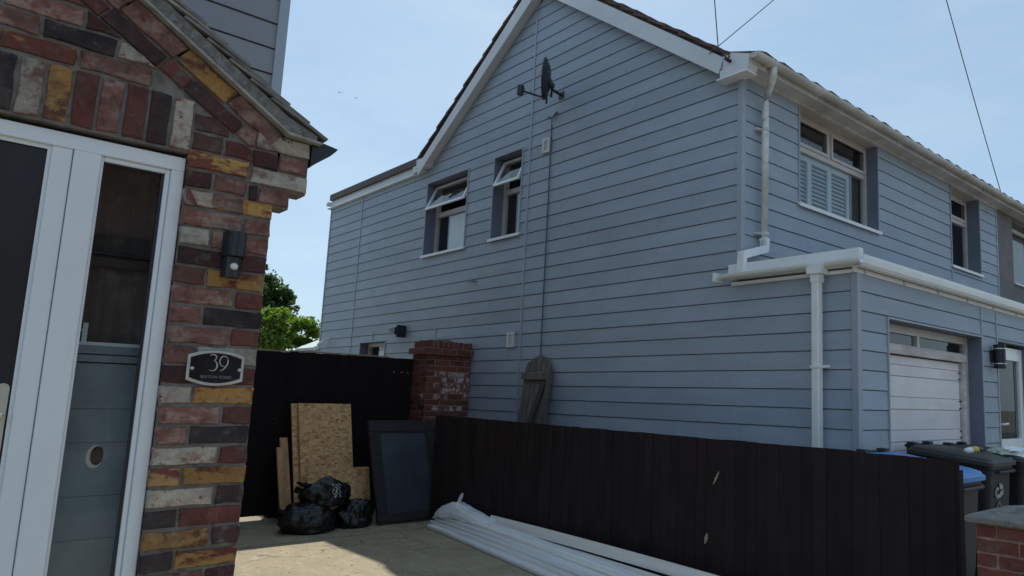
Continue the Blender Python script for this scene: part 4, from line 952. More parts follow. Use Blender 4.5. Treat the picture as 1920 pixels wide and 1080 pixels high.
# return piece from the fence to the gate side, behind the leaning panel
T_ = thing('side_fence', (-9.1, 4.72, 0), 'short black boarded section between the rear fence panel and the red brick pier', 'fence')
boards(T_, lambda u, n, z: (-9.02+n, u, z), 4.58, 5.50, lambda u: 1.13, .0, m='fence_gate')
GXX = -9.40
T_ = thing('side_gate', (GXX, 2.7, 0), 'tall black boarded gate with a ring latch, beside the brick porch', 'gate')
boards(T_, lambda u, n, z: (GXX+n, u, z), 1.62, 3.245, lambda u: 1.945, .045, m='fence_gate')
mb = MB(); mb.box((GXX-.16, 3.19, 0), (GXX-.058, 3.30, 1.93)); mb.build('post', 'fence_gate', T_)
mb = MB()
for z in (.25, 1.0, 1.7): mb.box((GXX-.055, 1.64, z), (GXX-.006, 3.22, z+.09))
mb.build('rail', 'fence', T_)
mb = MB(); mb.tube([(GXX+.03, 3.14+.03*math.cos(2*math.pi*i/16), 1.12+.03*math.sin(2*math.pi*i/16)) for i in range(17)], .005, 6, cap=False); mb.tube([(GXX+.018, 3.14, 1.15), (GXX+.04, 3.14, 1.15)], .012, 8); mb.build('latch_ring', 'bin_grey', T_)
mb = MB(); mb.box((GXX+.005, 1.60, 1.947), (GXX-.05, 3.24, 1.962)); mb.build('lit_top_edge', 'fence_chip_lit_edge', T_)  # pale strip: sunlight on the gate's top edge put into the colour
T_ = thing('rear_fence_panel', (GXX, 4.0, 0), 'tall black boarded fence panel behind the stacked chipboard sheets', 'fence')
boards(T_, lambda u, n, z: (GXX+n, u, z), 3.247, 4.87, lambda u: 1.952, .0, m='fence_gate')
mb = MB()
for z in (.25, 1.0, 1.7): mb.box((GXX-.055, 3.26, z), (GXX-.006, 4.85, z+.09))
mb.build('rail', 'fence', T_)
mb = MB(); mb.box((GXX+.004, 3.245, 1.957), (GXX-.05, 4.50, 1.972)); mb.build('lit_top_edge', 'fence_chip_lit_edge', T_)  # same painted sunlit edge along the panel top
for y in (4.57, 4.68, 4.77):
    mb = MB(); mb.tube([(GXX+.022, y, 1.765), (GXX+.034, y, 1.765)], .009, 8); mb.build('coach_bolt', 'chrome', T_)
mb = MB(); mb.box((GXX-.02, 4.865, .2), (GXX+.03, 4.885, 1.93)); mb.build('edge_batten', 'oldwood', T_)

# red brick pier beside the gate
def pier(name, x0, x1, y0, y1, zt, label, mats, capfn, cat='brick pier', rowz=None, ww=.225):
    T_ = thing(name, ((x0+x1)/2, (y0+y1)/2, 0), label, cat)
    mb = MB(); mb.box((x0+.006, y0+.006, 0), (x1-.006, y1-.006, zt)); mb.build('core', 'pier_mortar', T_)
    Wx = Wall('x', y0); Wy = Wall('y', x1)
    nrow = int(round(zt/.075))
    for k in range(nrow):
        z0 = zt-.075*(k+1)
        if z0 < -.01: break
        for W, a, b in ((Wx, x0, x1), (Wy, y0, y1)):
            o = (0 if (k+(W is Wy)) % 2 else -.1125); u = a+o
            while u < b-.01:
                p, q = max(u, a), min(u+ww, b)
                if q-p > .03: brick(W, T_, rect(p, q, z0, z0+.075), mats(W, (p+q)/2, z0), depth=.02)
                u += ww
    capfn(T_, Wx, Wy); return T_
def cap1(T_, Wx, Wy):
    z = 2.02
    mb = MB(); mb.box((-9.46, 4.80, z), (-8.955, 5.515, z+.004)); mb.build('bed_joint', 'pier_mortar', T_)
    for W, a, b, c in ((Wx, -9.46, -8.955, .045), (Wy, 4.80, 5.52, .045)):
        u = a
        while u < b-.02: brick(W, T_, rect(u, min(u+.225, b), z+.004, z+.079), 'b_pier', proud=.045, depth=.02); u += .225
    mb = MB(); mb.box((-9.452, 4.806, z+.005), (-8.963, 5.51, z+.082)); mb.build('corbel_bed', 'pier_mortar', T_)
    for W, a, b in ((Wx, -9.40, -9.0), (Wy, 4.845, 5.51)):
        u = a
        while u < b-.02:
            brick(W, T_, rect(u, min(u+.075, b), z+.082, z+.185+random.uniform(-.006, .008)), 'b_pier', depth=.03); u += .0752
    mb = MB(); mb.box((-9.39, 4.853, z+.08), (-9.008, 5.50, z+.175)); mb.build('cap_core', 'pier_mortar', T_)
    mb = MB(); mb.box((-9.3, 5.05, z+.176), (-9.1, 5.22, z+.21)); mb.build('loose_slate', 'slate', T_)
def pm1(W, u, z):
    if 1.45 < z < 1.76 and ((W.a == 'y' and 4.98 < u < 5.5)): return 'b_whitewash' if random.random() < .8 else 'b_white'
    if 1.2 < z < 1.5 and random.random() < .35: return 'b_whitewash'
    return 'b_pier' if random.random() < .8 else 'b_dark'
pier('gate_pier', -9.42, -9.0, 4.845, 5.50, 2.02, 'old red brick pier with soldier-course cap and flaking white paint beside the rear fence', pm1, cap1)
def cap2(T_, Wx, Wy):
    mb = MB(); x0, x1, y0, y1 = -1.695, -1.07, 4.145, 4.74; z = .885
    def rg(e, zz, dz=0): return [(x0+e, y0+e, zz), (x1-e, y0+e, zz), (x1-e, y1-e, zz), (x0+e, y1-e, zz)]
    mb.rings([rg(.012, z), rg(0, z+.008), rg(0, z+.034), rg(.02, z+.046), rg(.20, z+.084), rg(.27, z+.088)]); mb.build('coping_stone', 'stone_cap', T_, bevel=.004)
pier('front_pier', -1.655, -1.11, 4.185, 4.70, .885, 'red brick pier with a weathered stone cap at the near right corner by the bins', lambda W, u, z: 'b_pier' if random.random() < .75 else 'b_dark', cap2)

# old arched wooden gate leaning on the wall
T_ = thing('old_wooden_gate', (-7.35, 5.35, 0), 'weathered arched wooden gate leaning against the boarded wall', 'gate')
def oldgate():
    x0, x1 = -7.62, -7.12; n = 6; lean = lambda z: 5.20+.13*z
    for i in range(n):
        a = x0+(x1-x0)*i/n; b = x0+(x1-x0)*(i+1)/n-.008; c = (a+b)/2
        t = 1.99-1.1*abs(c+7.36)**1.6-random.uniform(0, .01); ta = 1.99-1.1*abs(a+7.36)**1.6; tb = 1.99-1.1*abs(b+7.36)**1.6
        mb = MB(); q = [(a, .05), (b, .05), (b, tb), (c, max(ta, tb)+.004), (a, ta)]
        mb.rings([[(x, lean(z), z) for x, z in q], [(x, lean(z)+.02, z) for x, z in q]]); mb.build('plank', 'oldwood', T_)
    for z in (1.70, .35):
        mb = MB(); mb.rings([[(x, lean(zz)-d, zz) for x, zz, d in ((x0-.02, z, .0), (x1, z, .0), (x1, z+.09, .0), (x0-.02, z+.09, .0))], [(x, lean(zz)-.035, zz) for x, zz in ((x0-.02, z), (x1, z), (x1, z+.08), (x0-.02, z+.08))]]); mb.build('ledge', 'oldwood', T_)
    q = [(-7.62, .42), (-7.54, .42), (-7.13, 1.68), (-7.21, 1.68)]
    mb = MB(); mb.rings([[(x, lean(z)-.001, z) for x, z in q], [(x, lean(z)-.04, z) for x, z in q]]); mb.build('brace', 'oldwood_dark', T_)
    mb = MB(); mb.rings([[(x1-.004, lean(.05)-.03, .05), (x1+.03, lean(.05)-.03, .05), (x1+.03, lean(.05)+.03, .05), (x1-.004, lean(.05)+.03, .05)], [(x1-.004, lean(1.8)-.03, 1.82), (x1+.03, lean(1.8)-.03, 1.82), (x1+.03, lean(1.8)+.03, 1.82), (x1-.004, lean(1.8)+.03, 1.82)]]); mb.build('side_batten', 'oldwood', T_)
oldgate()

# ------------------------------------------------------------------ things on the driveway
def lean_board(name, x_b, x_t, yb0, yb1, yt0, yt1, ztop, th, m, label, cat, group=None, edge=None):
    mb = MB(); d = Vector((x_t-x_b, 0, ztop)).normalized(); n = Vector((d.z, 0, -d.x))*th
    A = [Vector((x_b, yb0, 0)), Vector((x_b, yb1, 0)), Vector((x_t, yt1, ztop)), Vector((x_t, yt0, ztop))]
    mz = max(0, -n.z); A = [p+Vector((0, 0, mz)) for p in A]
    ring2 = [p+n for p in A]
    mb.rings([A, ring2])
    o = mb.build(name, m, None); tag(o, label, cat, group)
    if edge:
        o.data.materials.append(M[edge])
        for p in o.data.polygons:
            if abs(p.normal.x) < .6: p.material_index = 1
    return o
g = 'chipboard sheets leaning on the rear fence'
lean_board('chipboard_sheet', -8.84, -9.24, 3.36, 3.96, 3.335, 3.965, 1.335, .022, 'osb', 'tall chipboard sheet leaning on the black fence, behind the small sheet and bin bags', 'chipboard sheet', g, 'osb_edge')
lean_board('chipboard_sheet', -8.90, -9.29, 3.30, 3.88, 3.275, 3.84, 1.330, .022, 'osb', 'second tall chipboard sheet, only its left edge showing behind the front one', 'chipboard sheet', g, 'osb_edge')
lean_board('chipboard_sheet', -8.66, -8.84, 3.36, 4.08, 3.36, 4.08, .60, .020, 'osb', 'small square chipboard sheet at the foot of the tall one, half hidden by bin bags', 'chipboard sheet', g, 'osb_edge')
lean_board('timber_board', -8.94, -9.27, 3.200, 3.285, 3.175, 3.260, .93, .03, 'pine', 'narrow raw timber board between the tall chipboard sheet and the shortest board', 'board', 'timber boards left of the chipboard')
lean_board('timber_board', -8.88, -9.15, 3.140, 3.205, 3.110, 3.175, .83, .03, 'pine', 'shortest raw timber board, leftmost of the leaning boards', 'board', 'timber boards left of the chipboard')
# dark glazed panel
T_ = thing('glazed_panel', (-8.3, 4.35, 0), 'dark framed glazed panel leaning against the fence right of the bin bags', 'panel')
def lp():
    x_b, x_t, zt = -8.22, -8.68, 1.13
    d = Vector((x_t-x_b, 0, zt)); L_ = d.length; d.normalize(); n = Vector((d.z, 0, -d.x))
    O = Vector((x_b, 3.965, .0))
    sk = lambda s: .0
    def T(u, s, q): p = O+d*s+n*q+Vector((0, u, .03)); return tuple(p)
    W_ = .86
    mb = MB()
    for a, b, c, e in ((0, W_, 0, .10), (0, W_, L_-.14, L_), (0, .125, .10, L_-.14), (W_-.125, W_, .10, L_-.14)): mb.box((a, c, -.045), (b, e, 0), T=T)
    mb.build('frame', 'panel_frame', T_, bevel=.004)
    mb = MB(); mb.box((.115, .09, -.030), (W_-.115, L_-.13, -.022), T=T); mb.build('pane', 'panel_glass', T_)
    mb = MB()
    for a, b, c, e in ((.125, W_-.125, .10, .112), (.125, .133, .112, L_-.152), (W_-.133, W_-.125, .112, L_-.152), (.125, W_-.125, L_-.152, L_-.14)): mb.box((a, c, -.022), (b, e, -.010), T=T)
    mb.build('bead', 'bin_brown', T_)
    mb = MB(); mb.box((.15, .40, -.0218), (.235, .425, -.0205), T=T); mb.box((.16, .43, -.0218), (.20, .50, -.0205), T=T); mb.build('label_scrap', 'bin_brown', T_)
lp()
mb = MB(); mb.rings([[(-8.42, 3.86, 0), (-8.36, 3.97, 0), (-8.40, 3.99, 0), (-8.46, 3.88, 0)], [(-8.52, 3.93, .21), (-8.50, 3.985, .23), (-8.53, 3.99, .23), (-8.55, 3.94, .21)]]); tag(mb.build('stone_offcut', 'stone_cap', bevel=.004), 'small pale stone wedge between the bin bags and the glazed panel', 'stone')

# bin bags
from mathutils import noise
def bag(cx, cy, cz, rx, ry, rz, seed, label, tie, flat=.35, prt=None):
    T_ = thing('bin_bag', (cx, cy, cz-rz), label, 'bin bag', 'black bin bags in front of the chipboard')
    bm = bmesh.new(); bmesh.ops.create_icosphere(bm, subdivisions=5, radius=1)
    for v in bm.verts:
        p = v.co.copy(); s = Vector((seed*3.1, seed*1.7, seed))
        k = 1+.20*noise.noise(p*1.3+s)+.10*noise.noise(p*3.1+s)
        rid = 1-abs(noise.noise(p*4.5+s*2)); k += .055*(rid**5)-.02
        rid = 1-abs(noise.noise(Vector((p.x*9, p.y*9, p.z*4))+s)); k += .022*(rid**6)
        t = max(0, p.dot(Vector(tie).normalized())-.72)/.28
        k *= 1+.35*t*t
        q = p*k
        if q.z < -flat: q.z = -flat-(q.z+flat)*.06
        v.co = Vector((q.x*rx, q.y*ry, (q.z+flat)*rz/(1+flat)*2))
    me = bpy.data.meshes.new('sack'); bm.to_mesh(me); bm.free(); me.polygons.foreach_set('use_smooth', [True]*len(me.polygons)); me.materials.append(M['bag']); me.materials.append(M['bag_print']); link('sack', me, T_)
    if prt:
        for p in me.polygons:
            c_ = p.center
            if prt[0] < c_.y < prt[1] and prt[2] < c_.z < prt[3] and c_.x > rx*.25 and math.sin(c_.y*150+c_.z*70+2*math.sin(c_.z*90)) > .35: p.material_index = 1
    tv = Vector(tie).normalized(); c = Vector((tv.x*rx*1.1, tv.y*ry*1.1, rz*.75+tv.z*rz*.8))
    mb = MB(); mb.v = []
    base = Vector((cx, cy, cz-rz))+c
    mb.tube([base-tv*.05, base, base+tv*.02], .02, 8); mb.tube([base+tv*.02, base+tv*.05+Vector((0, .01, .02)), base+tv*.09+Vector((0, -.02, .03))], .018, 7, .035); mb.build('knot', 'bag', T_)
    return T_
bag(-8.36, 3.25, .15, .24, .27, .155, 3, 'large black bin bag lying at the lower left of the pile', (.2, -.9, .5))
bag(-8.42, 3.74, .14, .20, .20, .14, 9, 'black bin bag at the lower right of the pile near the glazed panel', (.2, .8, .7))
tb = bag(-8.44, 3.47, .39, .20, .235, .14, 14, 'black bin bag with white print lying on top of the other two', (0, -1, .25), flat=.5, prt=(-.03, .08, .10, .24))
mb = MB(); mb.rings([[(-8.42+.03*math.cos(a), 3.27, .46+.03*math.sin(a)) for a in (0, 1.2, 2.4, 3.6, 4.8)], [(-8.40+.06*math.cos(a), 3.19, .48+.03*math.sin(a)) for a in (0, 1.2, 2.4, 3.6, 4.8)], [(-8.39+.09*math.cos(a), 3.125, .505+.018*math.sin(a)) for a in (0, 1.2, 2.4, 3.6, 4.8)]]); mb.build('bag_neck', 'bag', tb)

# bundle of plastic-wrapped trim lengths along the fence
def bundle():
    T_ = thing('wrapped_trim_bundle', (-6, 4.35, 0), 'long bundle of white plastic-wrapped trim lengths lying along the fence', 'bundle')
    def strip3(p0, p1, w, h, m, name, sag=.0, seg=14, wob=.004, tw=0):
        mb = MB(); rs = []
        p0, p1 = Vector(p0), Vector(p1); d = (p1-p0); sd = Vector((-d.y, d.x, 0)).normalized()
        ph = random.uniform(0, 6)
        for i in range(seg+1):
            t = i/seg; c = p0.lerp(p1, t)+Vector((0, 0, -sag*math.sin(math.pi*t)))+sd*wob*math.sin(t*7+ph)+Vector((0, 0, wob*.6*math.sin(t*9+ph*2)))
            a = tw*t; up_ = Vector((0, 0, 1))*math.cos(a)+sd*math.sin(a); ss = sd*math.cos(a)-Vector((0, 0, 1))*math.sin(a)
            r = []
            for u, v in ((-1, .0), (-.92, .78), (-.6, 1), (.6, 1), (.92, .78), (1, .0), (.8, -.02), (-.8, -.02)): r.append(c+ss*w/2*u+up_*h*v)
            rs.append(r)
        mb.rings(rs); return mb.build(name, m, T_, smooth=False)
    # far ends lie to the right, out of the picture; the left ends are stacked in uneven layers
    def bar(p0, pm, p1, w, h, m, rnd_=.25):
        """smooth bent length with a softly rounded box section"""
        mb = MB(); rs = []; p0, pm, p1 = Vector(p0), Vector(pm), Vector(p1)
        for i in range(25):
            t = i/24; c = p0*(1-t)**2+pm*2*t*(1-t)+p1*t*t; d = ((pm-p0)*(1-t)+(p1-pm)*t).normalized(); sd = Vector((-d.y, d.x, 0)).normalized()
            rs.append([c+sd*w/2*u+Vector((0, 0, h*v)) for u, v in ((-1, rnd_), (-1, 1-rnd_), (-.8, 1), (.8, 1), (1, 1-rnd_), (1, rnd_), (.8, 0), (-.8, 0))])
        mb.rings(rs); return mb.build('trim_length', m, T_)
    X1 = -3.2
    for a, pm, b, w_, h_, mt in (
            ((-7.78, 4.37, .0), (-5.9, 4.12, .0), (X1, 3.66, .0), .085, .045, 'plastic_wrap'),
            ((-7.84, 4.42, .035), (-5.9, 4.19, .035), (X1, 3.72, .030), .060, .040, 'plastic_trim'),
            ((-7.72, 4.46, .0), (-5.9, 4.24, .0), (X1, 3.80, .0), .090, .065, 'plastic_trim'),
            ((-7.76, 4.43, .080), (-5.9, 4.24, .066), (X1, 3.80, .066), .055, .030, 'plastic_wrap'),
            ((-7.80, 4.46, .115), (-5.9, 4.29, .070), (X1, 3.89, .050), .075, .045, 'plastic_wrap'),
            ((-7.72, 4.50, .02), (-5.9, 4.34, .0), (X1, 3.97, .0), .100, .085, 'plastic_trim'),
            ((-7.74, 4.47, .165), (-5.9, 4.35, .110), (X1, 3.97, .088), .060, .035, 'plastic_trim'),
            ((-7.62, 4.51, .165), (-5.9, 4.41, .100), (X1, 4.07, .065), .095, .060, 'plastic_wrap'),
            ((-7.4, 4.52, .05), (-5.9, 4.44, .0), (X1, 4.10, .0), .090, .080, 'plastic_trim'),
            ((-7.1, 4.53, .04), (-5.6, 4.50, .0), (X1, 4.26, .0), .100, .12, 'plastic_trim')):
        bar(a, pm, b, w_, h_, mt)
    bar((-6.80, 4.515, .155), (-5.0, 4.49, .150), (-3.0, 4.38, .115), .030, .095, 'plastic_trim')
    # crumpled sheet drawn over the left end
    mb = MB(); rs = []; N = 52; NX = 44
    hx = [(-7.84, .17, .07), (-7.76, .225, .09), (-7.64, .275, .105), (-7.50, .315, .10), (-7.42, .325, .095), (-7.30, .305, .09), (-7.1, .272, .085), (-6.8, .235, .075), (-6.5, .205, .062), (-6.2, .180, .05), (-6.0, .165, .045)]
    def ip(x, c):
        for a, b in zip(hx[:-1], hx[1:]):
            if a[0] <= x <= b[0]: t = (x-a[0])/(b[0]-a[0]); t = t*t*(3-2*t); return a[c]+(b[c]-a[c])*t
        return hx[-1][c]
    for i in range(NX):
        t = i/(NX-1); x = -7.84+1.15*t**1.2
        hh, wv = ip(x, 1), ip(x, 2); lowz = min(hh-.02, .11+.05*t); yc = 4.49-.05*t
        r = []
        for j in range(N):
            a = 2*math.pi*j/N; cu, su = math.cos(a), math.sin(a)
            y = yc+wv*(abs(cu)**.75)*(1 if cu > 0 else -1)+.03*max(su, 0); mid = (hh+lowz)/2; z = mid+(hh-lowz)/2*(abs(su)**.8)*(1 if su > 0 else -1)-.05*max(0, -cu)*(1-abs(su))
            # long pleats running with the lengths, plus crossing creases near the drawn-in end
            pl = (1-abs(noise.noise(Vector((x*.55, a*2.6, 3.3)))))**6*.010+(1-abs(noise.noise(Vector((x*1.4+a*.5, a*5.5, 7.1)))))**8*.007
            dg = (1-abs(noise.noise(Vector((x*5+a*1.7, a*1.6-x*3, 1.7)))))**9*.020*(1-t)**1.5
            q = -.014+pl+dg+noise.noise(Vector((x*8, a*3, 9)))*.003
            r.append((x+.06*noise.noise(Vector((2.2, a*3.0, 0)))*(1-t), y+cu*q, max(.003, z+su*q)))
        rs.append(r)
    mb.rings(rs); mb.build('wrap', 'plastic_wrap', T_, smooth=True)
    mb = MB(); rs = []
    for (x, y, z, r1, r2) in ((-7.43, 4.49, .27, .015, .03), (-7.42, 4.49, .305, .012, .014), (-7.41, 4.495, .335, .012, .030), (-7.395, 4.50, .365, .010, .034), (-7.375, 4.50, .395, .008, .022), (-7.36, 4.50, .415, .003, .006)):
        rs.append([(x+r2*math.cos(2*math.pi*k/10), y+r1*math.sin(2*math.pi*k/10), z+.01*math.sin(4*math.pi*k/10)) for k in range(10)])
    mb.rings(rs); mb.build('twisted_end', 'plastic_wrap', T_, smooth=True)
bundle()

# wheelie bins
def bin_(x0, x1, y0, y1, lid, body, label, marks=False, zt=1.0, tilt=.075):
    T_ = thing('wheelie_bin', ((x0+x1)/2, (y0+y1)/2, 0), label, 'wheelie bin', 'wheelie bins outside the garage')
    def rr(e, z, dx=0): # rounded rect ring
        a0, a1, b0, b1 = x0+e, x1-e, y0+e, y1-e; c = .05; pts = []
        for cx, cy, s in ((a1-c, b1-c, 0), (a0+c, b1-c, 90), (a0+c, b0+c, 180), (a1-c, b0+c, 270)):
            for k in range(4): t = R(s+30*k); px_ = cx+c*math.cos(t); pts.append((px_, cy+c*math.sin(t), z+(tilt*(x1-px_)/(x1-x0) if z > zt-.12 else 0)))
        return pts
    mb = MB(); mb.rings([rr(.09, .06), rr(.055, .35), rr(.03, zt-.10), rr(.028, zt-.07), rr(.0, zt-.065), rr(.0, zt-.035), rr(.012, zt-.030), rr(.012, zt)]); mb.build('body', body, T_, smooth=False)
    # lid: domed and ribbed, overhanging the front
    mb = MB(); mb.rings([rr(-.014, zt+.001), rr(-.014, zt+.032), rr(.002, zt+.040), rr(.012, zt+.058), rr(.06, zt+.070), rr(.14, zt+.078)]); mb.build('lid', lid, T_)
    mb = MB(); mb.box((x1-.03, y0+.10, zt-.055), (x1+.035, y1-.10, zt-.035)); mb.build('front_lip', body, T_, bevel=.006)
    mb = MB()
    for y in (y0+.09, y1-.16): mb.box((x0-.055, y, zt+tilt-.03), (x0+.02, y+.07, zt+tilt+.085))
    mb.tube([(x0-.045, y0+.06, zt+tilt+.055), (x0-.045, y1-.06, zt+tilt+.055)], .016, 8); mb.build('handle', body, T_)
    for y in (y0+.07, y1-.11):
        mb = MB(); mb.tube([(x0+.10, y, .10), (x0+.10, y+.05, .10)], .10, 16); mb.build('wheel', 'black_plastic', T_)
    return T_
bin_(-2.93, -2.19, 5.20, 5.77, 'bin_blue', 'bin_brown', 'wheelie bin with a bright blue lid just beyond the end of the dark fence', zt=.975, tilt=.10)
b2 = bin_(-3.10, -2.38, 6.40, 6.97, 'bin_brown', 'bin_grey', 'dark wheelie bin with white painted marks and rubbish on its lid', zt=1.02)
bin_(-3.05, -2.33, 7.06, 7.63, 'bin_grey', 'bin_grey', 'plain dark wheelie bin at the right edge, third in the row', zt=1.005)
# white hand-painted marks on the second bin: P, E, 2 sideways, ring with a stroke, caret
def strokes(parent, lst, x, m='paint_white', r=.010):
    mb = MB()
    for pts in lst:
        for (a, b), (c, d) in zip(pts[:-1], pts[1:]):
            p, q = Vector((0, a, b)), Vector((0, c, d)); t = (q-p); 
            if t.length < 1e-5: continue
            t.normalize(); n = Vector((0, -t.z, t.y))*r
            e = t*r*.6
            v = [p-e+n, q+e+n, q+e-n, p-e-n]
            f = lambda P: (x-.030-(.92-P.z)*.044, P.y, P.z)
            mb.rings([[f(k) for k in v], [(f(k)[0]+.004, f(k)[1], f(k)[2]) for k in v]])
    mb.build('painted_mark', m, parent)
def circ(cy, cz, ry, rz, a0=0, a1=360, n=14): return [(cy+ry*math.cos(R(a0+(a1-a0)*i/n)), cz+rz*math.sin(R(a0+(a1-a0)*i/n))) for i in range(n+1)]
yb = 6.62
strokes(b2, [circ(yb-.03, .80, .032, .035, 60, 330), [(yb-.02, .765), (yb+.035, .770), (yb+.05, .80)],
             [(yb+.02, .865), (yb+.075, .855)], [(yb+.02, .865), (yb+.03, .835), (yb+.03, .865)], [(yb+.05, .86), (yb+.055, .83)], [(yb+.075, .855), (yb+.075, .83)], [(yb+.03, .785), (yb+.08, .785), (yb+.085, .81)]], -2.372, r=.0095)
strokes(b2, [circ(yb+.01, .665, .045, .05), [(yb-.06, .665), (yb+.055, .675)]], -2.372, m='paint_grey', r=.008)
strokes(b2, [[(yb-.05, .565), (yb-.01, .60), (yb+.06, .565)], [(yb-.02, .56), (yb+.05, .60)]], -2.372, r=.008)
# litter on the lids
T_ = thing('plastic_bottle', (-2.75, 6.75, 1.1), 'yellow and black plastic bottle lying on the second bin lid', 'bottle')
mb = MB(); mb.tube([(-2.62, 6.60, 1.138), (-2.62, 6.73, 1.138)], .033, 12); mb.build('body', 'ybottle', T_, smooth=True)
mb = MB(); mb.tube([(-2.62, 6.731, 1.138), (-2.62, 6.80, 1.138)], .036, 12, .030); mb.build('cap', 'black_plastic', T_, smooth=True)
mb = MB(); mb.tube([(-2.62, 6.50, 1.135), (-2.62, 6.599, 1.137)], .026, 12, .031); mb.build('neck', 'upvc', T_, smooth=True)
def scrap(c, r, seed, m, label, cat):
    bm = bmesh.new(); bmesh.ops.create_icosphere(bm, subdivisions=3, radius=1)
    for v in bm.verts:
        k = 1+.5*noise.noise(v.co*2+Vector((seed, 0, 0)))+.25*noise.noise(v.co*5+Vector((seed, 3, 0))); v.co = Vector((v.co.x*r[0]*k, v.co.y*r[1]*k, max(-.3, v.co.z*k)*r[2]))
    me = bpy.data.meshes.new('scrap'); bm.to_mesh(me); bm.free(); me.materials.append(M[m]); o = link('crumpled_film', me); o.location = c; tag(o, label, cat)
scrap((-2.50, 6.90, 1.118), (.10, .09, .035), 2, 'gbottle', 'crumpled green film on the near corner of the second bin lid', 'plastic film')
scrap((-2.52, 7.22, 1.095), (.16, .12, .06), 6, 'plastic_wrap', 'crumpled clear plastic on the third bin lid', 'plastic film')
scrap((-3.0, 6.78, 1.125), (.08, .12, .03), 8, 'curtain_brown', 'flattened brown scrap at the back of the second bin lid', 'rubbish')

# ------------------------------------------------------------------ behind the gate: shed roof, box, trees
T_ = thing('garden_shed', (-17.5, 6.6, 0), 'garden shed with a pale green roof beyond the gate', 'shed')
mb = MB(); mb.box((-17.1, 6.20, 0), (-16.3, 8.5, 2.36)); mb.build('wall', 'upvc_old', T_)
mb = MB(); mb.rings([[(-17.2, 6.05, 2.40), (-17.2, 7.4, 3.05), (-17.2, 8.8, 2.40), (-17.2, 8.8, 2.34), (-17.2, 7.4, 2.98), (-17.2, 6.05, 2.34)], [(-16.1, 6.05, 2.40), (-16.1, 7.4, 3.05), (-16.1, 8.8, 2.40), (-16.1, 8.8, 2.34), (-16.1, 7.4, 2.98), (-16.1, 6.05, 2.34)]]); mb.build('roof', 'shed_roof', T_)
mb = MB(); mb.rings([[(-16.09, 6.03, 2.41), (-16.09, 7.4, 3.07), (-16.09, 8.82, 2.41), (-16.09, 8.82, 2.33), (-16.09, 7.4, 2.97), (-16.09, 6.03, 2.33)], [(-16.05, 6.03, 2.41), (-16.05, 7.4, 3.07), (-16.05, 8.82, 2.41), (-16.05, 8.82, 2.33), (-16.05, 7.4, 2.97), (-16.05, 6.03, 2.33)]]); mb.build('bargeboard', 'barge', T_)
T_ = thing('garden_wall', (-19, 5, 0), 'low brown garden wall seen over the gate beside the porch', 'wall')
mb = MB(); mb.box((-19.2, 3.0, 0), (-18.9, 6.05, 2.38)); mb.build('wall', 'pine', T_); mb = MB(); mb.box((-19.25, 2.98, 2.38), (-18.85, 6.07, 2.43)); mb.build('coping', 'pine', T_)
for i, (c, lab) in enumerate((((-39.6, 14.97, 17.7), 'small dark bird flying left of the pair above the rear roof'), ((-39.3, 15.75, 17.55), 'small dark bird flying right of the pair above the rear roof'))):
    T_ = thing('bird', c, lab, 'bird', 'birds in the sky'); c = Vector(c)
    mb = MB(); mb.tube([c+Vector((-.07, -.02, 0)), c+Vector((-.03, 0, .01)), c+Vector((.03, .01, .01)), c+Vector((.07, .02, 0))], .016, 8, .007); mb.build('body', 'bird', T_)
    for s in (-1, 1):
        mb = MB(); mb.rings([[c+Vector((.03, s*.01, .01)), c+Vector((-.03, s*.01, .01)), c+Vector((-.03, s*.01, .006))], [c+Vector((.03, s*.06, .035)), c+Vector((-.01, s*.06, .035)), c+Vector((-.01, s*.06, .031))], [c+Vector((.04, s*.12, .015)), c+Vector((.03, s*.12, .015)), c+Vector((.03, s*.12, .014))]]); mb.build('wing', 'bird', T_)

def tree(name, base, h, blobs, leafm, leaf, n, label, cat='tree', trunk_r=.12, group=None):
    T_ = thing(name, base, label, cat, group); b = Vector(base)
    mb = MB(); top = Vector(blobs[0][0])
    mb.tube([b, b.lerp(top, .35)+Vector((.1, .05, 0)), b.lerp(top, .8)], trunk_r, 8, trunk_r*.35)
    for c, r in blobs:
        c = Vector(c); mb.tube([b.lerp(top, .45), (b.lerp(top, .45)+c)/2+Vector((0, 0, .15)), c], trunk_r*.4, 6, trunk_r*.12)
    mb.build('trunk', 'bark', T_)
    mb = MB(); tot = sum(r**2 for c, r in blobs)
    for c, r in blobs:
        c = Vector(c); m_ = int(n*r*r/tot)
        subs = []
        for _ in range(max(6, int(26*r))):
            d = Vector((random.gauss(0, 1), random.gauss(0, 1), random.gauss(0, 1))).normalized(); subs.append((c+d*r*random.uniform(.45, 1.02), r*random.uniform(.16, .32)))
        for i in range(m_):
            s, sr = random.choice(subs)
            p = s+Vector((random.gauss(0, 1), random.gauss(0, 1), random.gauss(0, .8)))*sr*.55
            nrm = Vector((random.gauss(0, 1), random.gauss(0, 1), random.gauss(.6, 1))).normalized(); a = nrm.orthogonal().normalized(); bb = nrm.cross(a)
            l = leaf*random.uniform(.6, 1.3); an = random.uniform(0, 6.28); u = a*math.cos(an)+bb*math.sin(an); v = nrm.cross(u)
            mb.add([p-u*l, p+v*l*.45+nrm*l*.1, p+u*l, p-v*l*.45+nrm*l*.1], [(0, 1, 2, 3)])
    mb.build('crown', leafm, T_, recalc=False)
tree('leafy_tree', (-24.6, 6.4, 0), 6, [((-24.4, 7.1, 4.3), .90), ((-24.3, 8.05, 4.3), .44), ((-24.6, 7.40, 5.05), .42), ((-24.5, 6.5, 5.2), .7), ((-24.4, 7.6, 3.6), .8)], 'leaf_dark', .085, 14000, 'dark green tree rising behind the porch corner, tallest of the garden trees')
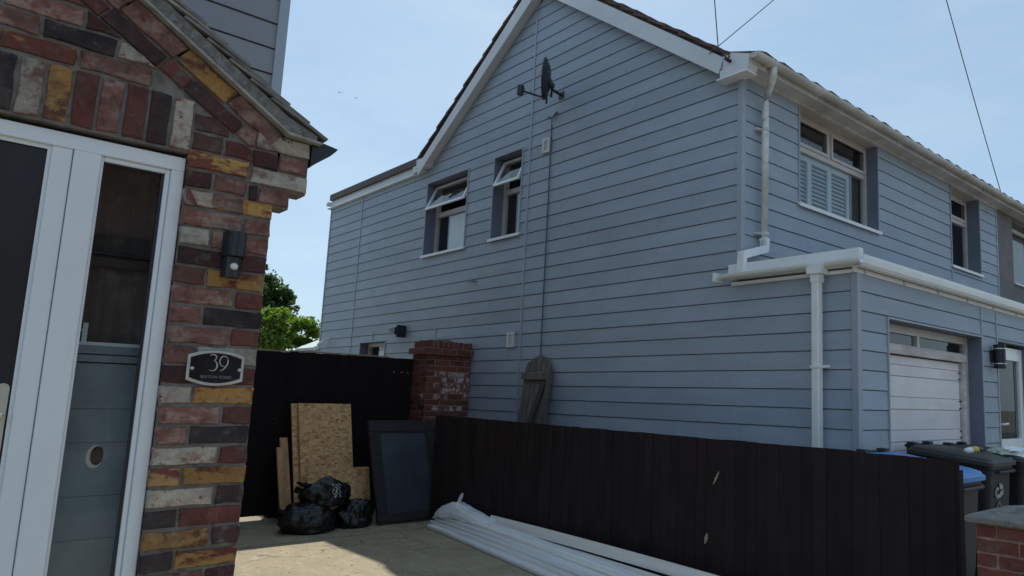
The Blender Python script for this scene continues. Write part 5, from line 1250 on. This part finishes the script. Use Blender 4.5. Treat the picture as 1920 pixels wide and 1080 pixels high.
tree('lime_shrub', (-21.6, 6.4, 0), 3.6, [((-21.6, 6.9, 3.05), .72), ((-21.5, 7.6, 3.05), .56), ((-21.6, 8.0, 2.85), .40), ((-21.7, 6.2, 3.0), .7), ((-21.5, 7.2, 2.4), .8)], 'leaf_lime', .075, 15000, 'bright lime green shrub beyond the gate', 'shrub', .07)
for i, (y, z) in enumerate(((7.95, 3.85), (8.42, 3.62))):
    tree('slender_sapling', (-22.9, y, 0), 3, [((-22.9, y, z), .14), ((-22.9, y+.03, z-.3), .17), ((-22.9, y-.03, z-.6), .20), ((-22.9, y+.05, z-.95), .25)], 'leaf_thin', .05, 700, ('thin sapling behind the lime shrub, left of the two' if i == 0 else 'thin sapling nearest the house, right of the two'), 'sapling', .02, 'thin saplings by the lime shrub')
tree('garden_bush', (-19.9, 8.0, 0), 3, [((-19.9, 7.95, 2.75), .38), ((-19.9, 8.2, 2.3), .5)], 'leaf_dark', .07, 4000, 'dark bush peeping out at the rear corner of the boarded house', 'bush', .05)
tree('garden_bush', (-22.5, 4.6, 0), 3, [((-22.5, 4.6, 2.1), 1.1), ((-22.5, 3.6, 2.4), 1.2), ((-22.3, 5.6, 2.0), .8)], 'leaf_dark', .085, 9000, 'dark bush low behind the lime shrub and the gate', 'bush', .06)

# overhead cables
def wire(a, b, sag, r, label):
    a, b = Vector(a), Vector(b); pts = [a.lerp(b, i/16)+Vector((0, 0, -sag*math.sin(math.pi*i/16))) for i in range(17)]
    mb = MB(); mb.tube(pts, r, 5); tag(mb.build('overhead_cable', 'cable'), label, 'cable', 'overhead cables')
HK = Vector((-4.36, YG-.20, 4.86))
wire(HK+Vector((-.12, 0, .13)), (-4.9, 5.6, 6.9), .0, .006, 'steep overhead cable rising from the bargeboard at the front corner of the roof')
wire((-4.62, YG-.18, 4.98), (-3.55, 6.9, 6.9), .02, .0045, 'thin overhead cable slanting up to the right from the roof corner')
wire((-4.05, 11.70, 4.86), (-3.62, 8.4, 7.25), .04, .0065, 'long overhead cable dropping to the gutter at the far right')
mb = MB(); mb.tube([HK+Vector((-.12, 0, .13)), HK+Vector((-.04, -.0, .03)), HK+Vector((0, 0, -.03)), HK+Vector((.03, 0, 0))], .009, 6); mb.tube([HK+Vector((0, .05, -.03)), HK+Vector((0, -.03, -.03))], .018, 8)
tag(mb.build('cable_hook', 'cable'), 'dark cable hook screwed to the white box at the roof corner', 'hook')

# ------------------------------------------------------------------ across the street (seen in the side-light reflection)
T_ = thing('opposite_house', (18, 4, 0), 'brown brick house across the street, seen only as a reflection in the porch side light', 'house')
mb = MB(); mb.box((15, -6, 0), (23, 14, 5.2)); mb.build('wall', 'opp_brick', T_)
mb = MB(); mb.rings([[(14.6, y, 5.1), (19, y, 8.4), (23.4, y, 5.1), (23.4, y, 5.0), (14.6, y, 5.0)] for y in (-6.4, 14.4)]); mb.build('roof', 'rooftile', T_)
for y in (-4, 0.2, 5.2, 10):
    for z in (.9, 3.3):
        mb = MB(); mb.box((14.93, y, z), (15.0, y+1.6, z+1.3)); f = mb.build('window', 'upvc', T_)
        mb = MB(); mb.box((14.91, y+.08, z+.08), (14.929, y+.76, z+1.22)); mb.box((14.91, y+.84, z+.08), (14.929, y+1.52, z+1.22)); mb.build('pane', 'glass_dark', f)

mb = MB()
for i in range(420):
    t = random.random()
    if t < .5: x, y = random.uniform(-8.9, -3.5), 4.66-abs(random.gauss(0, .22))
    elif t < .75: x, y = -7.835+random.gauss(0, .05), random.uniform(1.5, 4.6)
    else: x, y = random.uniform(-9.3, -5), random.uniform(1.6, 4.6)
    q = random.uniform(.003, .010); a = random.uniform(0, 6.28); c, s_ = math.cos(a)*q, math.sin(a)*q
    mb.add([(x-c, y-s_, .0005), (x+s_, y-c*.7, .0005), (x+c, y+s_, .0005), (x-s_*.6, y+c, .0005), (x, y, q*.7)], [(0, 1, 4), (1, 2, 4), (2, 3, 4), (3, 0, 4)])
mb.build('grit', 'joint', None, recalc=False, kind='stuff')
